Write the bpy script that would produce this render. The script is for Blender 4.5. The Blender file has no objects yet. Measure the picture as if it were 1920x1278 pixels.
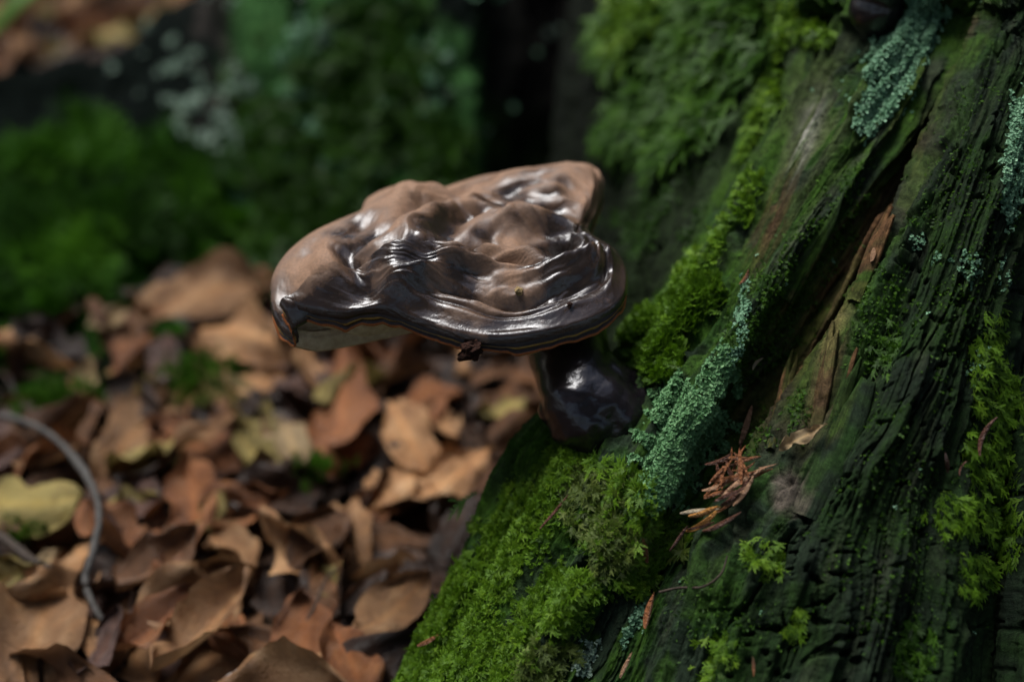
import bpy, math, random
import numpy as np
from mathutils import Vector, Matrix

# ------------------------------------------------------------------ camera, sky, sun, exposure
scene = bpy.context.scene
COL = scene.collection
CAMZ, PITCH, LENS, FOCUS = 0.53, 32.0, 50.0, 0.605
cam_data = bpy.data.cameras.new('camera')
cam = bpy.data.objects.new('camera', cam_data)
COL.objects.link(cam)
cam.location = (0, 0, CAMZ)
cam.rotation_euler = (math.radians(90 - PITCH), 0, 0)
cam_data.lens = LENS
cam_data.sensor_width = 36
cam_data.clip_start = 0.01
cam_data.clip_end = 200
cam_data.dof.use_dof = True
cam_data.dof.focus_distance = FOCUS
cam_data.dof.aperture_fstop = 3.1
scene.camera = cam

SUN_EL, SUN_AZ = 66.0, -50.0          # azimuth from +Y towards +X
world = bpy.data.worlds.new('World')
scene.world = world
world.use_nodes = True
wn, wl = world.node_tree.nodes, world.node_tree.links
sky = wn.new('ShaderNodeTexSky')
sky.sky_type = 'NISHITA'
sky.sun_disc = False
sky.sun_elevation = math.radians(SUN_EL)
sky.sun_rotation = math.radians(SUN_AZ)
sky.air_density = 1.0
sky.dust_density = 4.0
sky.ozone_density = 1.0
wl.new(sky.outputs[0], wn['Background'].inputs[0])
wn['Background'].inputs[1].default_value = 0.05

sun_data = bpy.data.lights.new('sun', 'SUN')
sun_data.energy = 1.5
sun_data.angle = math.radians(32)
sun_data.color = (0.98, 0.99, 1.0)
sun = bpy.data.objects.new('sun', sun_data)
COL.objects.link(sun)
el, az = math.radians(SUN_EL), math.radians(SUN_AZ)
sdir = Vector((math.sin(az) * math.cos(el), math.cos(az) * math.cos(el), math.sin(el)))
sun.rotation_euler = (-sdir).to_track_quat('-Z', 'Y').to_euler()
sun.location = sdir * 5
scene.view_settings.view_transform = 'Standard'
scene.view_settings.look = 'None'
scene.view_settings.exposure = 1.68
scene.view_settings.gamma = 1.0
scene.cycles.use_denoising = True
scene.cycles.max_bounces = 6
scene.cycles.transparent_max_bounces = 4

rng = np.random.default_rng(7)
random.seed(7)

# ------------------------------------------------------------------ measuring helpers (pixels of the 1920x1278 photograph)
FPX = 1920 * LENS / 36.0
ca, sa = math.cos(math.radians(PITCH)), math.sin(math.radians(PITCH))
FW = np.array([0, ca, -sa]); UPV = np.array([0, sa, ca]); RT = np.array([1.0, 0, 0])
C0 = np.array([0, 0, CAMZ])
def P(px, py, d):
    return C0 + d * (FW + RT * (px - 960) / FPX + UPV * (639 - py) / FPX)
def PZ(px, py, z):
    k = -sa + ca * (639 - py) / FPX
    return P(px, py, (z - CAMZ) / k)
def proj(pts):
    q = np.asarray(pts) - C0
    d = q @ FW
    return 960 + FPX * (q @ RT) / d, 639 - FPX * (q @ UPV) / d, d

# ------------------------------------------------------------------ noise
def _h(i, j, s):
    n = (i.astype(np.int64) * 374761393 + j.astype(np.int64) * 668265263 + s * 974634777) & 0xFFFFFFFF
    n = ((n ^ (n >> 13)) * 1274126177) & 0xFFFFFFFF
    n = ((n ^ (n >> 16)) * 2246822519) & 0xFFFFFFFF
    n = n ^ (n >> 15)
    return (n & 0xFFFFFF) / float(0xFFFFFF)
def vn(x, y, s=0):
    x, y = np.broadcast_arrays(np.asarray(x, float), np.asarray(y, float))
    i, j = np.floor(x).astype(np.int64), np.floor(y).astype(np.int64)
    fx, fy = x - i, y - j
    fx = fx * fx * fx * (fx * (fx * 6 - 15) + 10); fy = fy * fy * fy * (fy * (fy * 6 - 15) + 10)
    a, b = _h(i, j, s), _h(i + 1, j, s)
    c, d = _h(i, j + 1, s), _h(i + 1, j + 1, s)
    return (a * (1 - fx) + b * fx) * (1 - fy) + (c * (1 - fx) + d * fx) * fy
def fbm(x, y, s=0, o=4, g=0.5):
    t, a, n = 0, 1, 0
    for k in range(o):
        t = t + a * vn(np.asarray(x) * 2 ** k, np.asarray(y) * 2 ** k, s + 17 * k); n += a; a *= g
    return t / n
def sstep(a, b, x):
    t = np.clip((np.asarray(x, float) - a) / (b - a), 0, 1)
    return t * t * (3 - 2 * t)

# ------------------------------------------------------------------ object helpers
def mesh_np(name, verts, faces, smooth=True):
    verts = np.asarray(verts, np.float32); faces = np.asarray(faces, np.int32)
    me = bpy.data.meshes.new(name)
    nv, nf, k = len(verts), len(faces), faces.shape[1]
    me.vertices.add(nv); me.vertices.foreach_set('co', verts.ravel())
    me.loops.add(nf * k); me.loops.foreach_set('vertex_index', faces.ravel())
    me.polygons.add(nf)
    me.polygons.foreach_set('loop_start', np.arange(0, nf * k, k, dtype=np.int32))
    me.polygons.foreach_set('loop_total', np.full(nf, k, np.int32))
    me.polygons.foreach_set('use_smooth', np.full(nf, smooth, bool))
    me.update(calc_edges=True); me.validate()
    return me
def link(name, me, mat=None, parent=None):
    o = bpy.data.objects.new(name, me)
    COL.objects.link(o)
    if mat is not None and me is not None and len(me.materials) == 0: me.materials.append(mat)
    if parent is not None: o.parent = parent
    return o
def tag(o, label=None, cat=None, group=None, kind=None):
    if label: o['label'] = label
    if cat: o['category'] = cat
    if group: o['group'] = group
    if kind: o['kind'] = kind
    return o
def empty(name, loc):
    o = bpy.data.objects.new(name, None); COL.objects.link(o); o.location = loc
    o.empty_display_size = 0.02
    return o
def under(o, parent):
    o.parent = parent
    o.matrix_parent_inverse = Matrix.Translation(-Vector(parent.location))
def vcol(me, name, arr):
    a = me.attributes.new(name, 'FLOAT_COLOR', 'POINT')
    arr = np.asarray(arr, np.float32)
    if arr.shape[1] == 3: arr = np.concatenate([arr, np.ones((len(arr), 1), np.float32)], 1)
    a.data.foreach_set('color', arr.ravel())
def vflt(me, name, arr):
    a = me.attributes.new(name, 'FLOAT', 'POINT')
    a.data.foreach_set('value', np.asarray(arr, np.float32).ravel())
def grid_faces(nu, nv, wrap=False):
    i = np.arange(nu if wrap else nu - 1)[:, None]; j = np.arange(nv - 1)[None, :]
    i2 = (i + 1) % nu
    return np.stack([i * nv + j, i2 * nv + j, i2 * nv + j + 1, i * nv + j + 1], -1).reshape(-1, 4)
def catmull(Pt, t, axis=0):
    Pt = np.moveaxis(np.asarray(Pt, float), axis, 0)
    n = len(Pt); t = np.clip(np.asarray(t, float), 0, n - 1 - 1e-9)
    i = np.floor(t).astype(int); f = (t - i).reshape((-1,) + (1,) * (Pt.ndim - 1))
    ext = np.concatenate([2 * Pt[:1] - Pt[1:2], Pt, 2 * Pt[-1:] - Pt[-2:-1]], 0)
    p0, p1, p2, p3 = ext[i], ext[i + 1], ext[i + 2], ext[i + 3]
    r = 0.5 * (2 * p1 + (p2 - p0) * f + (2 * p0 - 5 * p1 + 4 * p2 - p3) * f ** 2 + (3 * p1 - p0 - 3 * p2 + p3) * f ** 3)
    return np.moveaxis(r, 0, axis)
def gnormals(G):
    du = np.gradient(G, axis=0); dv = np.gradient(G, axis=1)
    n = np.cross(du, dv)
    return n / (np.linalg.norm(n, axis=2, keepdims=True) + 1e-12)

# ------------------------------------------------------------------ materials
def nodes_of(name):
    m = bpy.data.materials.new(name); m.use_nodes = True
    nt = m.node_tree
    return m, nt, nt.nodes['Principled BSDF']
def N(nt, t, **kw):
    n = nt.nodes.new(t)
    for k, v in kw.items():
        if hasattr(n, k): setattr(n, k, v)
    return n
def mixc(nt, fac, a, b, mode='MIX'):
    n = nt.nodes.new('ShaderNodeMix'); n.data_type = 'RGBA'; n.blend_type = mode
    for s, v in ((0, fac), (6, a), (7, b)):
        if hasattr(v, 'is_linked') or hasattr(v, 'node'): nt.links.new(v, n.inputs[s])
        else: n.inputs[s].default_value = v if s == 0 else (tuple(v) + (1,) if len(v) == 3 else v)
    return n.outputs[2]
def noise(nt, scale, detail=4, rough=0.55, vec=None, dist=0.0):
    n = nt.nodes.new('ShaderNodeTexNoise')
    n.inputs['Scale'].default_value = scale; n.inputs['Detail'].default_value = detail
    n.inputs['Roughness'].default_value = rough; n.inputs['Distortion'].default_value = dist
    if vec is not None: nt.links.new(vec, n.inputs['Vector'])
    return n.outputs['Fac']
def coord(nt, which='Object', scale=None):
    t = nt.nodes.new('ShaderNodeTexCoord')
    if scale is None: return t.outputs[which]
    mp = nt.nodes.new('ShaderNodeMapping'); mp.inputs['Scale'].default_value = scale
    nt.links.new(t.outputs[which], mp.inputs['Vector'])
    return mp.outputs[0]
def ramp(nt, fac, stops):
    r = nt.nodes.new('ShaderNodeValToRGB'); nt.links.new(fac, r.inputs[0])
    while len(r.color_ramp.elements) < len(stops): r.color_ramp.elements.new(0.5)
    for e, (p, c) in zip(r.color_ramp.elements, stops):
        e.position = p; e.color = (tuple(c) + (1,)) if not isinstance(c, (int, float)) else (c, c, c, 1)
    return r.outputs[0]
def bump(nt, b, height, dist, strength=1.0, prev=None):
    n = nt.nodes.new('ShaderNodeBump'); n.inputs['Distance'].default_value = dist
    n.inputs['Strength'].default_value = strength
    nt.links.new(height, n.inputs['Height'])
    if prev is not None: nt.links.new(prev, n.inputs['Normal'])
    nt.links.new(n.outputs[0], b.inputs['Normal'])
    return n.outputs[0]
def attr(nt, name, typ='GEOMETRY'):
    a = nt.nodes.new('ShaderNodeAttribute'); a.attribute_name = name; a.attribute_type = typ
    return a

def mat_wood(name, rough=0.85, spec=0.25):
    m, nt, b = nodes_of(name)
    c = attr(nt, 'Col').outputs['Color']
    v = coord(nt)
    n1 = noise(nt, 260, 5, 0.65, v); n2 = noise(nt, 1500, 3, 0.6, v)
    f = ramp(nt, n1, [(0.3, 0.45), (0.7, 1.5)])
    c1 = mixc(nt, 1.0, c, f, 'MULTIPLY')
    f2 = ramp(nt, n2, [(0.3, 0.6), (0.72, 1.45)])
    c2 = mixc(nt, 0.8, c1, f2, 'MULTIPLY')
    cx = nt.nodes.new('ShaderNodeCombineXYZ')
    for k_, (an_, sc_) in enumerate((('gu', 26.0), ('gv', 1.7))):
        mm = nt.nodes.new('ShaderNodeMath'); mm.operation = 'MULTIPLY'; mm.inputs[1].default_value = sc_
        nt.links.new(attr(nt, an_).outputs['Fac'], mm.inputs[0]); nt.links.new(mm.outputs[0], cx.inputs[k_])
    n3 = noise(nt, 1.0, 6, 0.7, cx.outputs[0], 0.3)
    c2 = mixc(nt, 0.75, c2, ramp(nt, n3, [(0.32, 0.35), (0.68, 1.6)]), 'MULTIPLY')
    nt.links.new(c2, b.inputs['Base Color'])
    b.inputs['Roughness'].default_value = rough
    b.inputs['Specular IOR Level'].default_value = spec
    p = bump(nt, b, n1, 0.0014, 0.6)
    p = bump(nt, b, n3, 0.0022, 0.9, p)
    bump(nt, b, n2, 0.0005, 0.7, p)
    return m
def mat_moss(name, c_dark, c_mid, c_tip, trans=0.35):
    m, nt, b = nodes_of(name)
    t = attr(nt, 'tint', 'INSTANCER').outputs['Fac']
    g = attr(nt, 'along').outputs['Fac']
    c = ramp(nt, t, [(0.0, c_dark), (0.5, c_mid), (1.0, c_tip)])
    c = mixc(nt, g, mixc(nt, 1.0, c, (0.55, 0.5, 0.45), 'MULTIPLY'), c)
    nt.links.new(c, b.inputs['Base Color'])
    b.inputs['Roughness'].default_value = 0.55
    b.inputs['Specular IOR Level'].default_value = 0.25
    tr = nt.nodes.new('ShaderNodeBsdfTranslucent'); nt.links.new(c, tr.inputs[0])
    mx = nt.nodes.new('ShaderNodeMixShader'); mx.inputs[0].default_value = trans
    nt.links.new(b.outputs[0], mx.inputs[1]); nt.links.new(tr.outputs[0], mx.inputs[2])
    nt.links.new(mx.outputs[0], nt.nodes['Material Output'].inputs[0])
    return m
def mat_leaf(name, c1, c2, c3, rough=0.5, spec=0.35):
    m, nt, b = nodes_of(name)
    v = coord(nt)
    oi = nt.nodes.new('ShaderNodeObjectInfo')
    n = noise(nt, 3.2, 5, 0.6, v, 0.4)
    col = ramp(nt, n, [(0.30, c3), (0.48, c1), (0.68, c2)])
    hs = nt.nodes.new('ShaderNodeHueSaturation')
    mr = nt.nodes.new('ShaderNodeMapRange'); nt.links.new(oi.outputs['Random'], mr.inputs[0])
    mr.inputs[3].default_value = 0.7; mr.inputs[4].default_value = 1.25
    nt.links.new(mr.outputs[0], hs.inputs['Value']); nt.links.new(col, hs.inputs['Color'])
    vein = attr(nt, 'vein').outputs['Fac']
    cc = mixc(nt, vein, hs.outputs[0], mixc(nt, 1.0, hs.outputs[0], (1.35, 1.25, 1.1), 'MULTIPLY'))
    sp = noise(nt, 34, 3, 0.6, v)
    cc = mixc(nt, ramp(nt, sp, [(0.62, 0.0), (0.72, 0.7)]), cc, mixc(nt, 1.0, cc, (0.35, 0.3, 0.28), 'MULTIPLY'))
    nt.links.new(cc, b.inputs['Base Color'])
    rr = ramp(nt, noise(nt, 8, 3, 0.5, v), [(0.35, rough - 0.12), (0.7, rough + 0.2)])
    nt.links.new(rr, b.inputs['Roughness'])
    b.inputs['Specular IOR Level'].default_value = spec
    bump(nt, b, noise(nt, 60, 4, 0.6, v), 0.006, 0.5)
    tr = nt.nodes.new('ShaderNodeBsdfTranslucent'); nt.links.new(cc, tr.inputs[0])
    mx = nt.nodes.new('ShaderNodeMixShader'); mx.inputs[0].default_value = 0.15
    nt.links.new(b.outputs[0], mx.inputs[1]); nt.links.new(tr.outputs[0], mx.inputs[2])
    nt.links.new(mx.outputs[0], nt.nodes['Material Output'].inputs[0])
    return m
def mat_simple(name, c1, c2, scale=400, rough=0.7, spec=0.3, bd=0.0006, coat=0.0):
    m, nt, b = nodes_of(name)
    v = coord(nt)
    n = noise(nt, scale, 5, 0.6, v)
    nt.links.new(ramp(nt, n, [(0.3, c1), (0.7, c2)]), b.inputs['Base Color'])
    b.inputs['Roughness'].default_value = rough
    b.inputs['Specular IOR Level'].default_value = spec
    b.inputs['Coat Weight'].default_value = coat
    bump(nt, b, n, bd, 0.8)
    return m

WOOD = mat_wood('weathered_stump_wood', 0.85, 0.12)
WOODB = mat_wood('mossy_background_wood', 0.95, 0.03)
MOSS_BRIGHT = mat_moss('bright_feather_moss', (0.035, 0.090, 0.004), (0.105, 0.23, 0.008), (0.21, 0.37, 0.022))
MOSS_OLIVE = mat_moss('olive_moss', (0.045, 0.075, 0.012), (0.095, 0.15, 0.022), (0.19, 0.25, 0.05))
MOSS_DEEP = mat_moss('deep_green_moss', (0.014, 0.048, 0.002), (0.036, 0.110, 0.004), (0.085, 0.21, 0.008))
MOSS_ROOT = mat_moss('lush_root_moss', (0.012, 0.050, 0.002), (0.045, 0.155, 0.004), (0.10, 0.27, 0.012))
LICH_BLUE = mat_moss('blue_green_lichen', (0.10, 0.22, 0.125), (0.16, 0.33, 0.19), (0.25, 0.45, 0.28), 0.1)
LICH_GREEN = mat_moss('green_lichen', (0.07, 0.18, 0.07), (0.12, 0.28, 0.11), (0.20, 0.38, 0.17), 0.1)
LICH_PALE = mat_moss('pale_lichen', (0.12, 0.19, 0.14), (0.20, 0.30, 0.22), (0.32, 0.42, 0.33), 0.1)

# ------------------------------------------------------------------ setting: forest floor
def ground_h(x, y):
    near = np.exp(-((x / 1.6) ** 2 + ((y - 0.9) / 1.6) ** 2))
    return (fbm(x * 5 + 3, y * 5 + 1, 3, 4) - 0.5) * 0.03 * near - 0.012
ax = np.concatenate([-np.geomspace(1.5, 14, 14)[::-1], np.linspace(-1.4, 1.4, 141), np.geomspace(1.5, 14, 14)])
gx, gy = np.meshgrid(ax, ax + 0.9, indexing='ij')
gv = np.stack([gx, gy, ground_h(gx, gy)], -1)
SOIL = mat_simple('dark_forest_soil', (0.010, 0.007, 0.004), (0.045, 0.026, 0.014), 90, 0.9, 0.2, 0.006)
g = link('ground', mesh_np('ground', gv.reshape(-1, 3), grid_faces(len(ax), len(ax))), SOIL)
tag(g, 'dark bare soil of the forest floor under the leaf litter', 'ground', kind='structure')

# ------------------------------------------------------------------ lofted wood surfaces
class Surf:
    pass
def loft(ctrl, us, vs, disp):
    Gc = np.array([[P(*p) for p in col] for col in ctrl])
    A = catmull(Gc, us, 0); A = catmull(A, vs, 1)
    nrm = gnormals(A)
    if np.mean(np.sum(nrm * (C0 - A), 2)) < 0: nrm = -nrm
    U, V = np.meshgrid(us, vs, indexing='ij')
    A = A + nrm * disp(U, V)[..., None]
    s = Surf(); s.P = A; s.U = U; s.V = V; s.us = us; s.vs = vs
    n2 = gnormals(A); s.flip = False
    if np.mean(np.sum(n2 * (C0 - A), 2)) < 0: n2 = -n2; s.flip = True
    s.N = n2
    s.px, s.py, s.d = proj(A)
    # smooth base normal keeps moss orientation calm
    s.N0 = nrm
    e1 = A[1:, :-1] - A[:-1, :-1]; e2 = A[:-1, 1:] - A[:-1, :-1]
    s.area = np.linalg.norm(np.cross(e1, e2), axis=2)
    return s
def patch(s, name, u0, u1, colors, mat, parent):
    ia = np.where((s.us >= u0 - 1e-6) & (s.us <= u1 + 1e-6))[0]
    a, b = ia[0], min(ia[-1] + 2, len(s.us))
    Pp = s.P[a:b]; nu, nv = Pp.shape[:2]
    f = grid_faces(nu, nv)
    if s.flip: f = f[:, ::-1]
    me = mesh_np(name, Pp.reshape(-1, 3), f)
    vcol(me, 'Col', colors[a:b].reshape(-1, 3))
    vflt(me, 'gu', s.U[a:b]); vflt(me, 'gv', s.V[a:b])
    o = link(name, me, mat)
    under(o, parent)
    return o
def hit(s, x, y, umin=-1, umax=99):
    m = (np.abs(s.px - x) < 7) & (np.abs(s.py - y) < 7) & (s.U >= umin) & (s.U <= umax)
    if not m.any():
        r = (s.px - x) ** 2 + (s.py - y) ** 2 + 1e9 * ((s.U < umin) | (s.U > umax))
        k = np.unravel_index(np.argmin(r), r.shape)
    else:
        dd = np.where(m, s.d, 9); k = np.unravel_index(np.argmin(dd), dd.shape)
    return s.P[k].copy(), s.N0[k].copy()

# --- the big stump with the fungus: columns follow the grain, each from below ground to above the frame
stump_ctrl = [
 [(800,1700,.98),(880,1290,.95),(960,1080,.96),(1000,840,.98),(1005,700,.97),(1012,540,.97),(1025,400,.98),(1040,220,.99),(1055,60,1.0),(1070,-40,1.01),(1120,-560,1.12)],
 [(700,1700,.85),(850,1290,.84),(960,1080,.86),(1040,850,.88),(1080,690,.875),(1100,550,.87),(1118,400,.87),(1140,220,.88),(1160,60,.89),(1175,-40,.90),(1220,-560,1.0)],
 [(600,1700,.72),(800,1300,.75),(930,1075,.77),(1040,850,.785),(1150,690,.77),(1195,540,.755),(1240,400,.765),(1300,220,.78),(1350,60,.79),(1385,-40,.80),(1470,-560,.90)],
 [(450,1700,.625),(738,1295,.655),(865,1080,.66),(985,850,.67),(1165,670,.68),(1290,480,.69),(1370,310,.71),(1430,140,.725),(1465,20,.737),(1480,-40,.745),(1570,-560,.84)],
 [(560,1700,.575),(835,1300,.612),(960,1070,.62),(1090,860,.628),(1235,690,.64),(1350,510,.65),(1430,330,.668),(1505,140,.69),(1545,20,.70),(1560,-40,.705),(1660,-560,.80)],
 [(800,1700,.54),(1020,1300,.583),(1150,1080,.593),(1270,860,.60),(1370,660,.612),(1485,440,.63),(1625,240,.646),(1715,90,.657),(1755,0,.664),(1775,-40,.667),(1850,-560,.77)],
 [(1000,1700,.545),(1170,1300,.588),(1255,1090,.602),(1380,900,.618),(1490,730,.634),(1600,540,.640),(1725,320,.656),(1806,130,.670),(1838,0,.678),(1850,-40,.682),(1930,-560,.80)],
 [(1170,1700,.53),(1320,1300,.572),(1420,1060,.578),(1510,880,.585),(1610,650,.597),(1700,430,.612),(1790,230,.628),(1855,60,.643),(1875,0,.648),(1890,-40,.652),(1980,-560,.75)],
 [(1400,1700,.525),(1540,1300,.562),(1620,1060,.568),(1680,860,.576),(1760,640,.59),(1830,430,.605),(1900,230,.62),(1965,60,.633),(1985,0,.637),(2000,-40,.642),(2080,-560,.74)],
 [(1650,1700,.535),(1740,1300,.57),(1780,1060,.575),(1810,870,.583),(1860,650,.597),(1920,440,.612),(1990,240,.627),(2055,60,.638),(2075,0,.642),(2090,-40,.648),(2180,-560,.745)],
 [(1810,1700,.585),(1855,1300,.615),(1870,1060,.622),(1880,880,.628),(1920,660,.638),(1980,450,.65),(2050,250,.66),(2115,70,.67),(2135,0,.675),(2150,-40,.68),(2240,-560,.78)],
 [(2000,1700,.56),(2010,1300,.59),(2010,1060,.60),(2010,880,.605),(2040,660,.615),(2090,450,.63),(2160,250,.64),(2225,70,.652),(2245,0,.657),(2260,-40,.66),(2350,-560,.76)],
 [(2700,1700,.64),(2700,1300,.68),(2700,1060,.69),(2700,880,.70),(2720,660,.71),(2760,450,.72),(2800,250,.73),(2850,70,.74),(2870,0,.75),(2880,-40,.755),(2950,-560,.85)],
]
us = np.concatenate([np.linspace(0, 2, 60, endpoint=False), np.linspace(2, 3, 55, endpoint=False), np.linspace(3, 10, 440, endpoint=False), np.linspace(10, 12, 50)])
vs = np.concatenate([np.linspace(0, 0.85, 40, endpoint=False), np.linspace(0.85, 8.2, 560, endpoint=False), np.linspace(8.2, 10, 40)])
def ridged(x, y, s):
    return 1 - np.abs(2 * vn(x, y, s) - 1)
def wood_disp(U, V):
    w = 0.55 * (fbm(U * 0.9, V * 0.8, 5, 3) - 0.5)
    Uw = U + w
    mid = 1 + 0.7 * np.exp(-((U - 5.6) / 1.5) ** 2)
    wob = 0.35 * vn(U * 4, V * 2.2, 8) + 0.12 * vn(U * 9, V * 7, 18)
    h = 0.012 * (fbm(Uw * 1.5, V * 0.32, 11, 2) - 0.5)
    h += 0.0075 * mid * (ridged(Uw * 2.6, V * 0.26, 21) - 0.6)
    h += 0.0036 * mid * (ridged(Uw * 7 + wob, V * 0.42, 31) - 0.5)
    h += 0.0019 * (ridged(Uw * 17 + wob * 2, V * 0.8, 41) - 0.5) * (0.5 + vn(U * 2, V * 2, 42))
    h += 0.0009 * (vn(Uw * 46 + wob * 4, V * 2.2, 51) - 0.5)
    h += 0.0024 * (fbm(U * 5, V * 9, 61, 4) - 0.5)
    h += 0.0009 * (fbm(U * 34, V * 60, 62, 2) - 0.5)
    cr = np.abs(vn(Uw * 3.3, V * 0.30, 71) - 0.5)
    brk = sstep(0.35, 0.6, vn(U * 2, V * 1.0, 73))
    h -= 0.0085 * mid * brk * (1 - sstep(0.0, 0.045, cr))
    cr2 = np.abs(vn(Uw * 8.5 + wob * 0.5, V * 0.5, 72) - 0.5)
    h -= 0.0032 * sstep(0.4, 0.6, vn(U * 4, V * 1.4, 74)) * (1 - sstep(0.0, 0.06, cr2))
    pit = vn(U * 9 + 2.5 * vn(U * 3, V * 5, 83), V * 17 + 2 * vn(U * 4, V * 4, 84), 81) * (0.75 + 0.35 * vn(U * 2.3, V * 2.9, 82))
    h -= 0.0042 * sstep(0.74, 0.86, pit) * sstep(6.4, 7.2, U)
    step = vn(U * 4.2, V * 0.6, 91)
    h += 0.0040 * mid * (sstep(0.48, 0.53, step) - 0.5)
    return h
S = loft(stump_ctrl, us, vs, wood_disp)
U, V = S.U, S.V
def lerp3(a, b, t):
    return a * (1 - t[..., None]) + np.asarray(b) * t[..., None]
cols = np.ones(U.shape + (3,)) * np.array([0.028, 0.050, 0.026])
cols = lerp3(cols, (0.070, 0.092, 0.048), sstep(0.55, 0.8, fbm(U * 6, V * 1.0, 101, 3)) * 0.7)
cols = lerp3(cols, (0.030, 0.090, 0.010), sstep(0.38, 0.60, fbm(U * 2.5, V * 2.5, 102, 4)) * (0.45 + 0.4 * sstep(8.0, 6.0, U)))
cols = lerp3(cols, (0.055, 0.135, 0.012), sstep(0.42, 0.62, fbm(U * 6, V * 3, 103, 4)) * (0.15 + 0.85 * sstep(8.0, 5.6, U)) * 0.8)
cols = lerp3(cols, (0.20, 0.165, 0.07), sstep(0.56, 0.72, fbm(U * 8, V * 0.6, 109, 3)) * np.exp(-((U - 5.75) / 0.45) ** 2) * sstep(3.0, 3.6, V) * 0.8)
hollow = np.exp(-((U - 6.15) / 0.42) ** 2) * sstep(2.6, 4.0, V)
cols = lerp3(cols, (0.095, 0.046, 0.020), hollow * 0.85)
cols = lerp3(cols, (0.17, 0.085, 0.038), hollow * sstep(0.5, 0.7, fbm(U * 9, V * 2.2, 104, 3)))
def pell(cx, cy, rx, ry, an):
    t = math.radians(an); dx, dy = S.px - cx, S.py - cy
    return np.exp(-(((dx * math.cos(t) + dy * math.sin(t)) / rx) ** 2 + ((-dx * math.sin(t) + dy * math.cos(t)) / ry) ** 2)) * (U > 3.3)
cols = lerp3(cols, (0.10, 0.115, 0.05), pell(1520, 230, 80, 190, 22) * sstep(0.3, 0.6, fbm(U * 8, V * 1.2, 110, 3)) * 0.8)
cols = lerp3(cols, (0.55, 0.52, 0.46), pell(1508, 262, 16, 70, 20) * sstep(0.42, 0.62, fbm(U * 22, V * 0.9, 105, 4)) * 0.7)
cols = lerp3(cols, (0.13, 0.065, 0.035), pell(1450, 410, 28, 95, 22) * sstep(0.3, 0.55, fbm(U * 18, V * 0.8, 115, 4)) * 0.9)
cols = lerp3(cols, (0.16, 0.10, 0.05), pell(1545, 720, 22, 110, 18) * sstep(0.4, 0.6, fbm(U * 10, V * 1.0, 111, 3)))
cols = lerp3(cols, (0.20, 0.17, 0.06), pell(1565, 600, 14, 120, 16) * sstep(0.4, 0.6, fbm(U * 10, V * 1.0, 112, 3)))
pale = np.exp(-(((S.px - 1480) / 45) ** 2 + ((S.py - 925) / 50) ** 2))
cols = lerp3(cols, (0.17, 0.13, 0.11), sstep(0.3, 0.75, pale * (0.5 + fbm(U * 10, V * 4, 107, 3))) * 0.8)
mossy = np.clip(sstep(4.9, 3.2, U) * sstep(0.35, 0.6, fbm(U * 2, V * 2, 106, 3)) + sstep(3.2, 2.6, U) * 0.3, 0, 1)
cols = lerp3(cols, (0.06, 0.14, 0.010), mossy * 0.8)
cols *= 0.52 - 0.16 * sstep(6.8, 7.6, U)[..., None]
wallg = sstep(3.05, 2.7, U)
cols = lerp3(cols, np.array([0.005, 0.009, 0.003]), wallg * 0.92)  # recessed wall darkened by colour, shade of the recess painted in
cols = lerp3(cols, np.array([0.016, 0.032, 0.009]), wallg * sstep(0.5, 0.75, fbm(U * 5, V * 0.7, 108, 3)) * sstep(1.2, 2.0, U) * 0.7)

cols *= (0.35 + 0.65 * sstep(0.9, 2.2, U))[..., None]  # dark rotten wood, blackened further to paint in the crevice shade
stump = empty('tree_stump', (0.42, 0.80, 0.0))
tag(stump, 'large dark weathered stump with splintered mossy wood that carries the stalked fungus', 'tree stump')
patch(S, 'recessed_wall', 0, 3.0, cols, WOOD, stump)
patch(S, 'root_ridge', 3.0, 5.55, cols, WOOD, stump)
patch(S, 'rotten_hollow', 5.55, 6.62, cols, WOOD, stump)
patch(S, 'wood_slab', 6.62, 9.75, cols, WOOD, stump)
patch(S, 'side_wall', 9.75, 12, cols, WOOD, stump)

# --- background stump with a root running to the left
def bcol(x, ys, ds): return [(x, y, d) for y, d in zip(ys, ds)]
bg_ctrl = [
 bcol(-700, (860,640,520,420,340,320,420), (.86,.98,1.04,1.09,1.14,1.2,1.5)),
 bcol(-300, (800,630,500,380,290,260,340), (.89,.98,1.04,1.09,1.14,1.2,1.5)),
 bcol(0, (740,610,470,330,200,140,200), (.92,1.0,1.05,1.10,1.15,1.21,1.5)),
 bcol(180, (710,590,450,310,175,100,150), (.95,1.02,1.06,1.11,1.18,1.27,1.55)),
 bcol(350, (640,510,400,250,125,30,70), (1.0,1.07,1.09,1.13,1.2,1.3,1.55)),
 bcol(450, (590,475,360,200,50,-90,-300), (1.03,1.10,1.12,1.15,1.19,1.24,1.4)),
 bcol(600, (580,475,360,200,40,-150,-560), (1.04,1.10,1.10,1.12,1.14,1.18,1.3)),
 bcol(750, (580,475,360,200,40,-150,-560), (1.03,1.09,1.09,1.10,1.12,1.15,1.26)),
 bcol(860, (590,485,360,200,40,-150,-560), (1.00,1.05,1.06,1.07,1.09,1.12,1.22)),
 bcol(940, (600,495,360,200,40,-150,-560), (1.05,1.12,1.14,1.15,1.17,1.19,1.3)),
 bcol(1060, (600,500,360,200,40,-150,-560), (1.15,1.22,1.23,1.24,1.26,1.28,1.4)),
 bcol(1300, (600,500,360,200,40,-150,-560), (1.15,1.2,1.2,1.2,1.22,1.25,1.4)),
]
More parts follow.
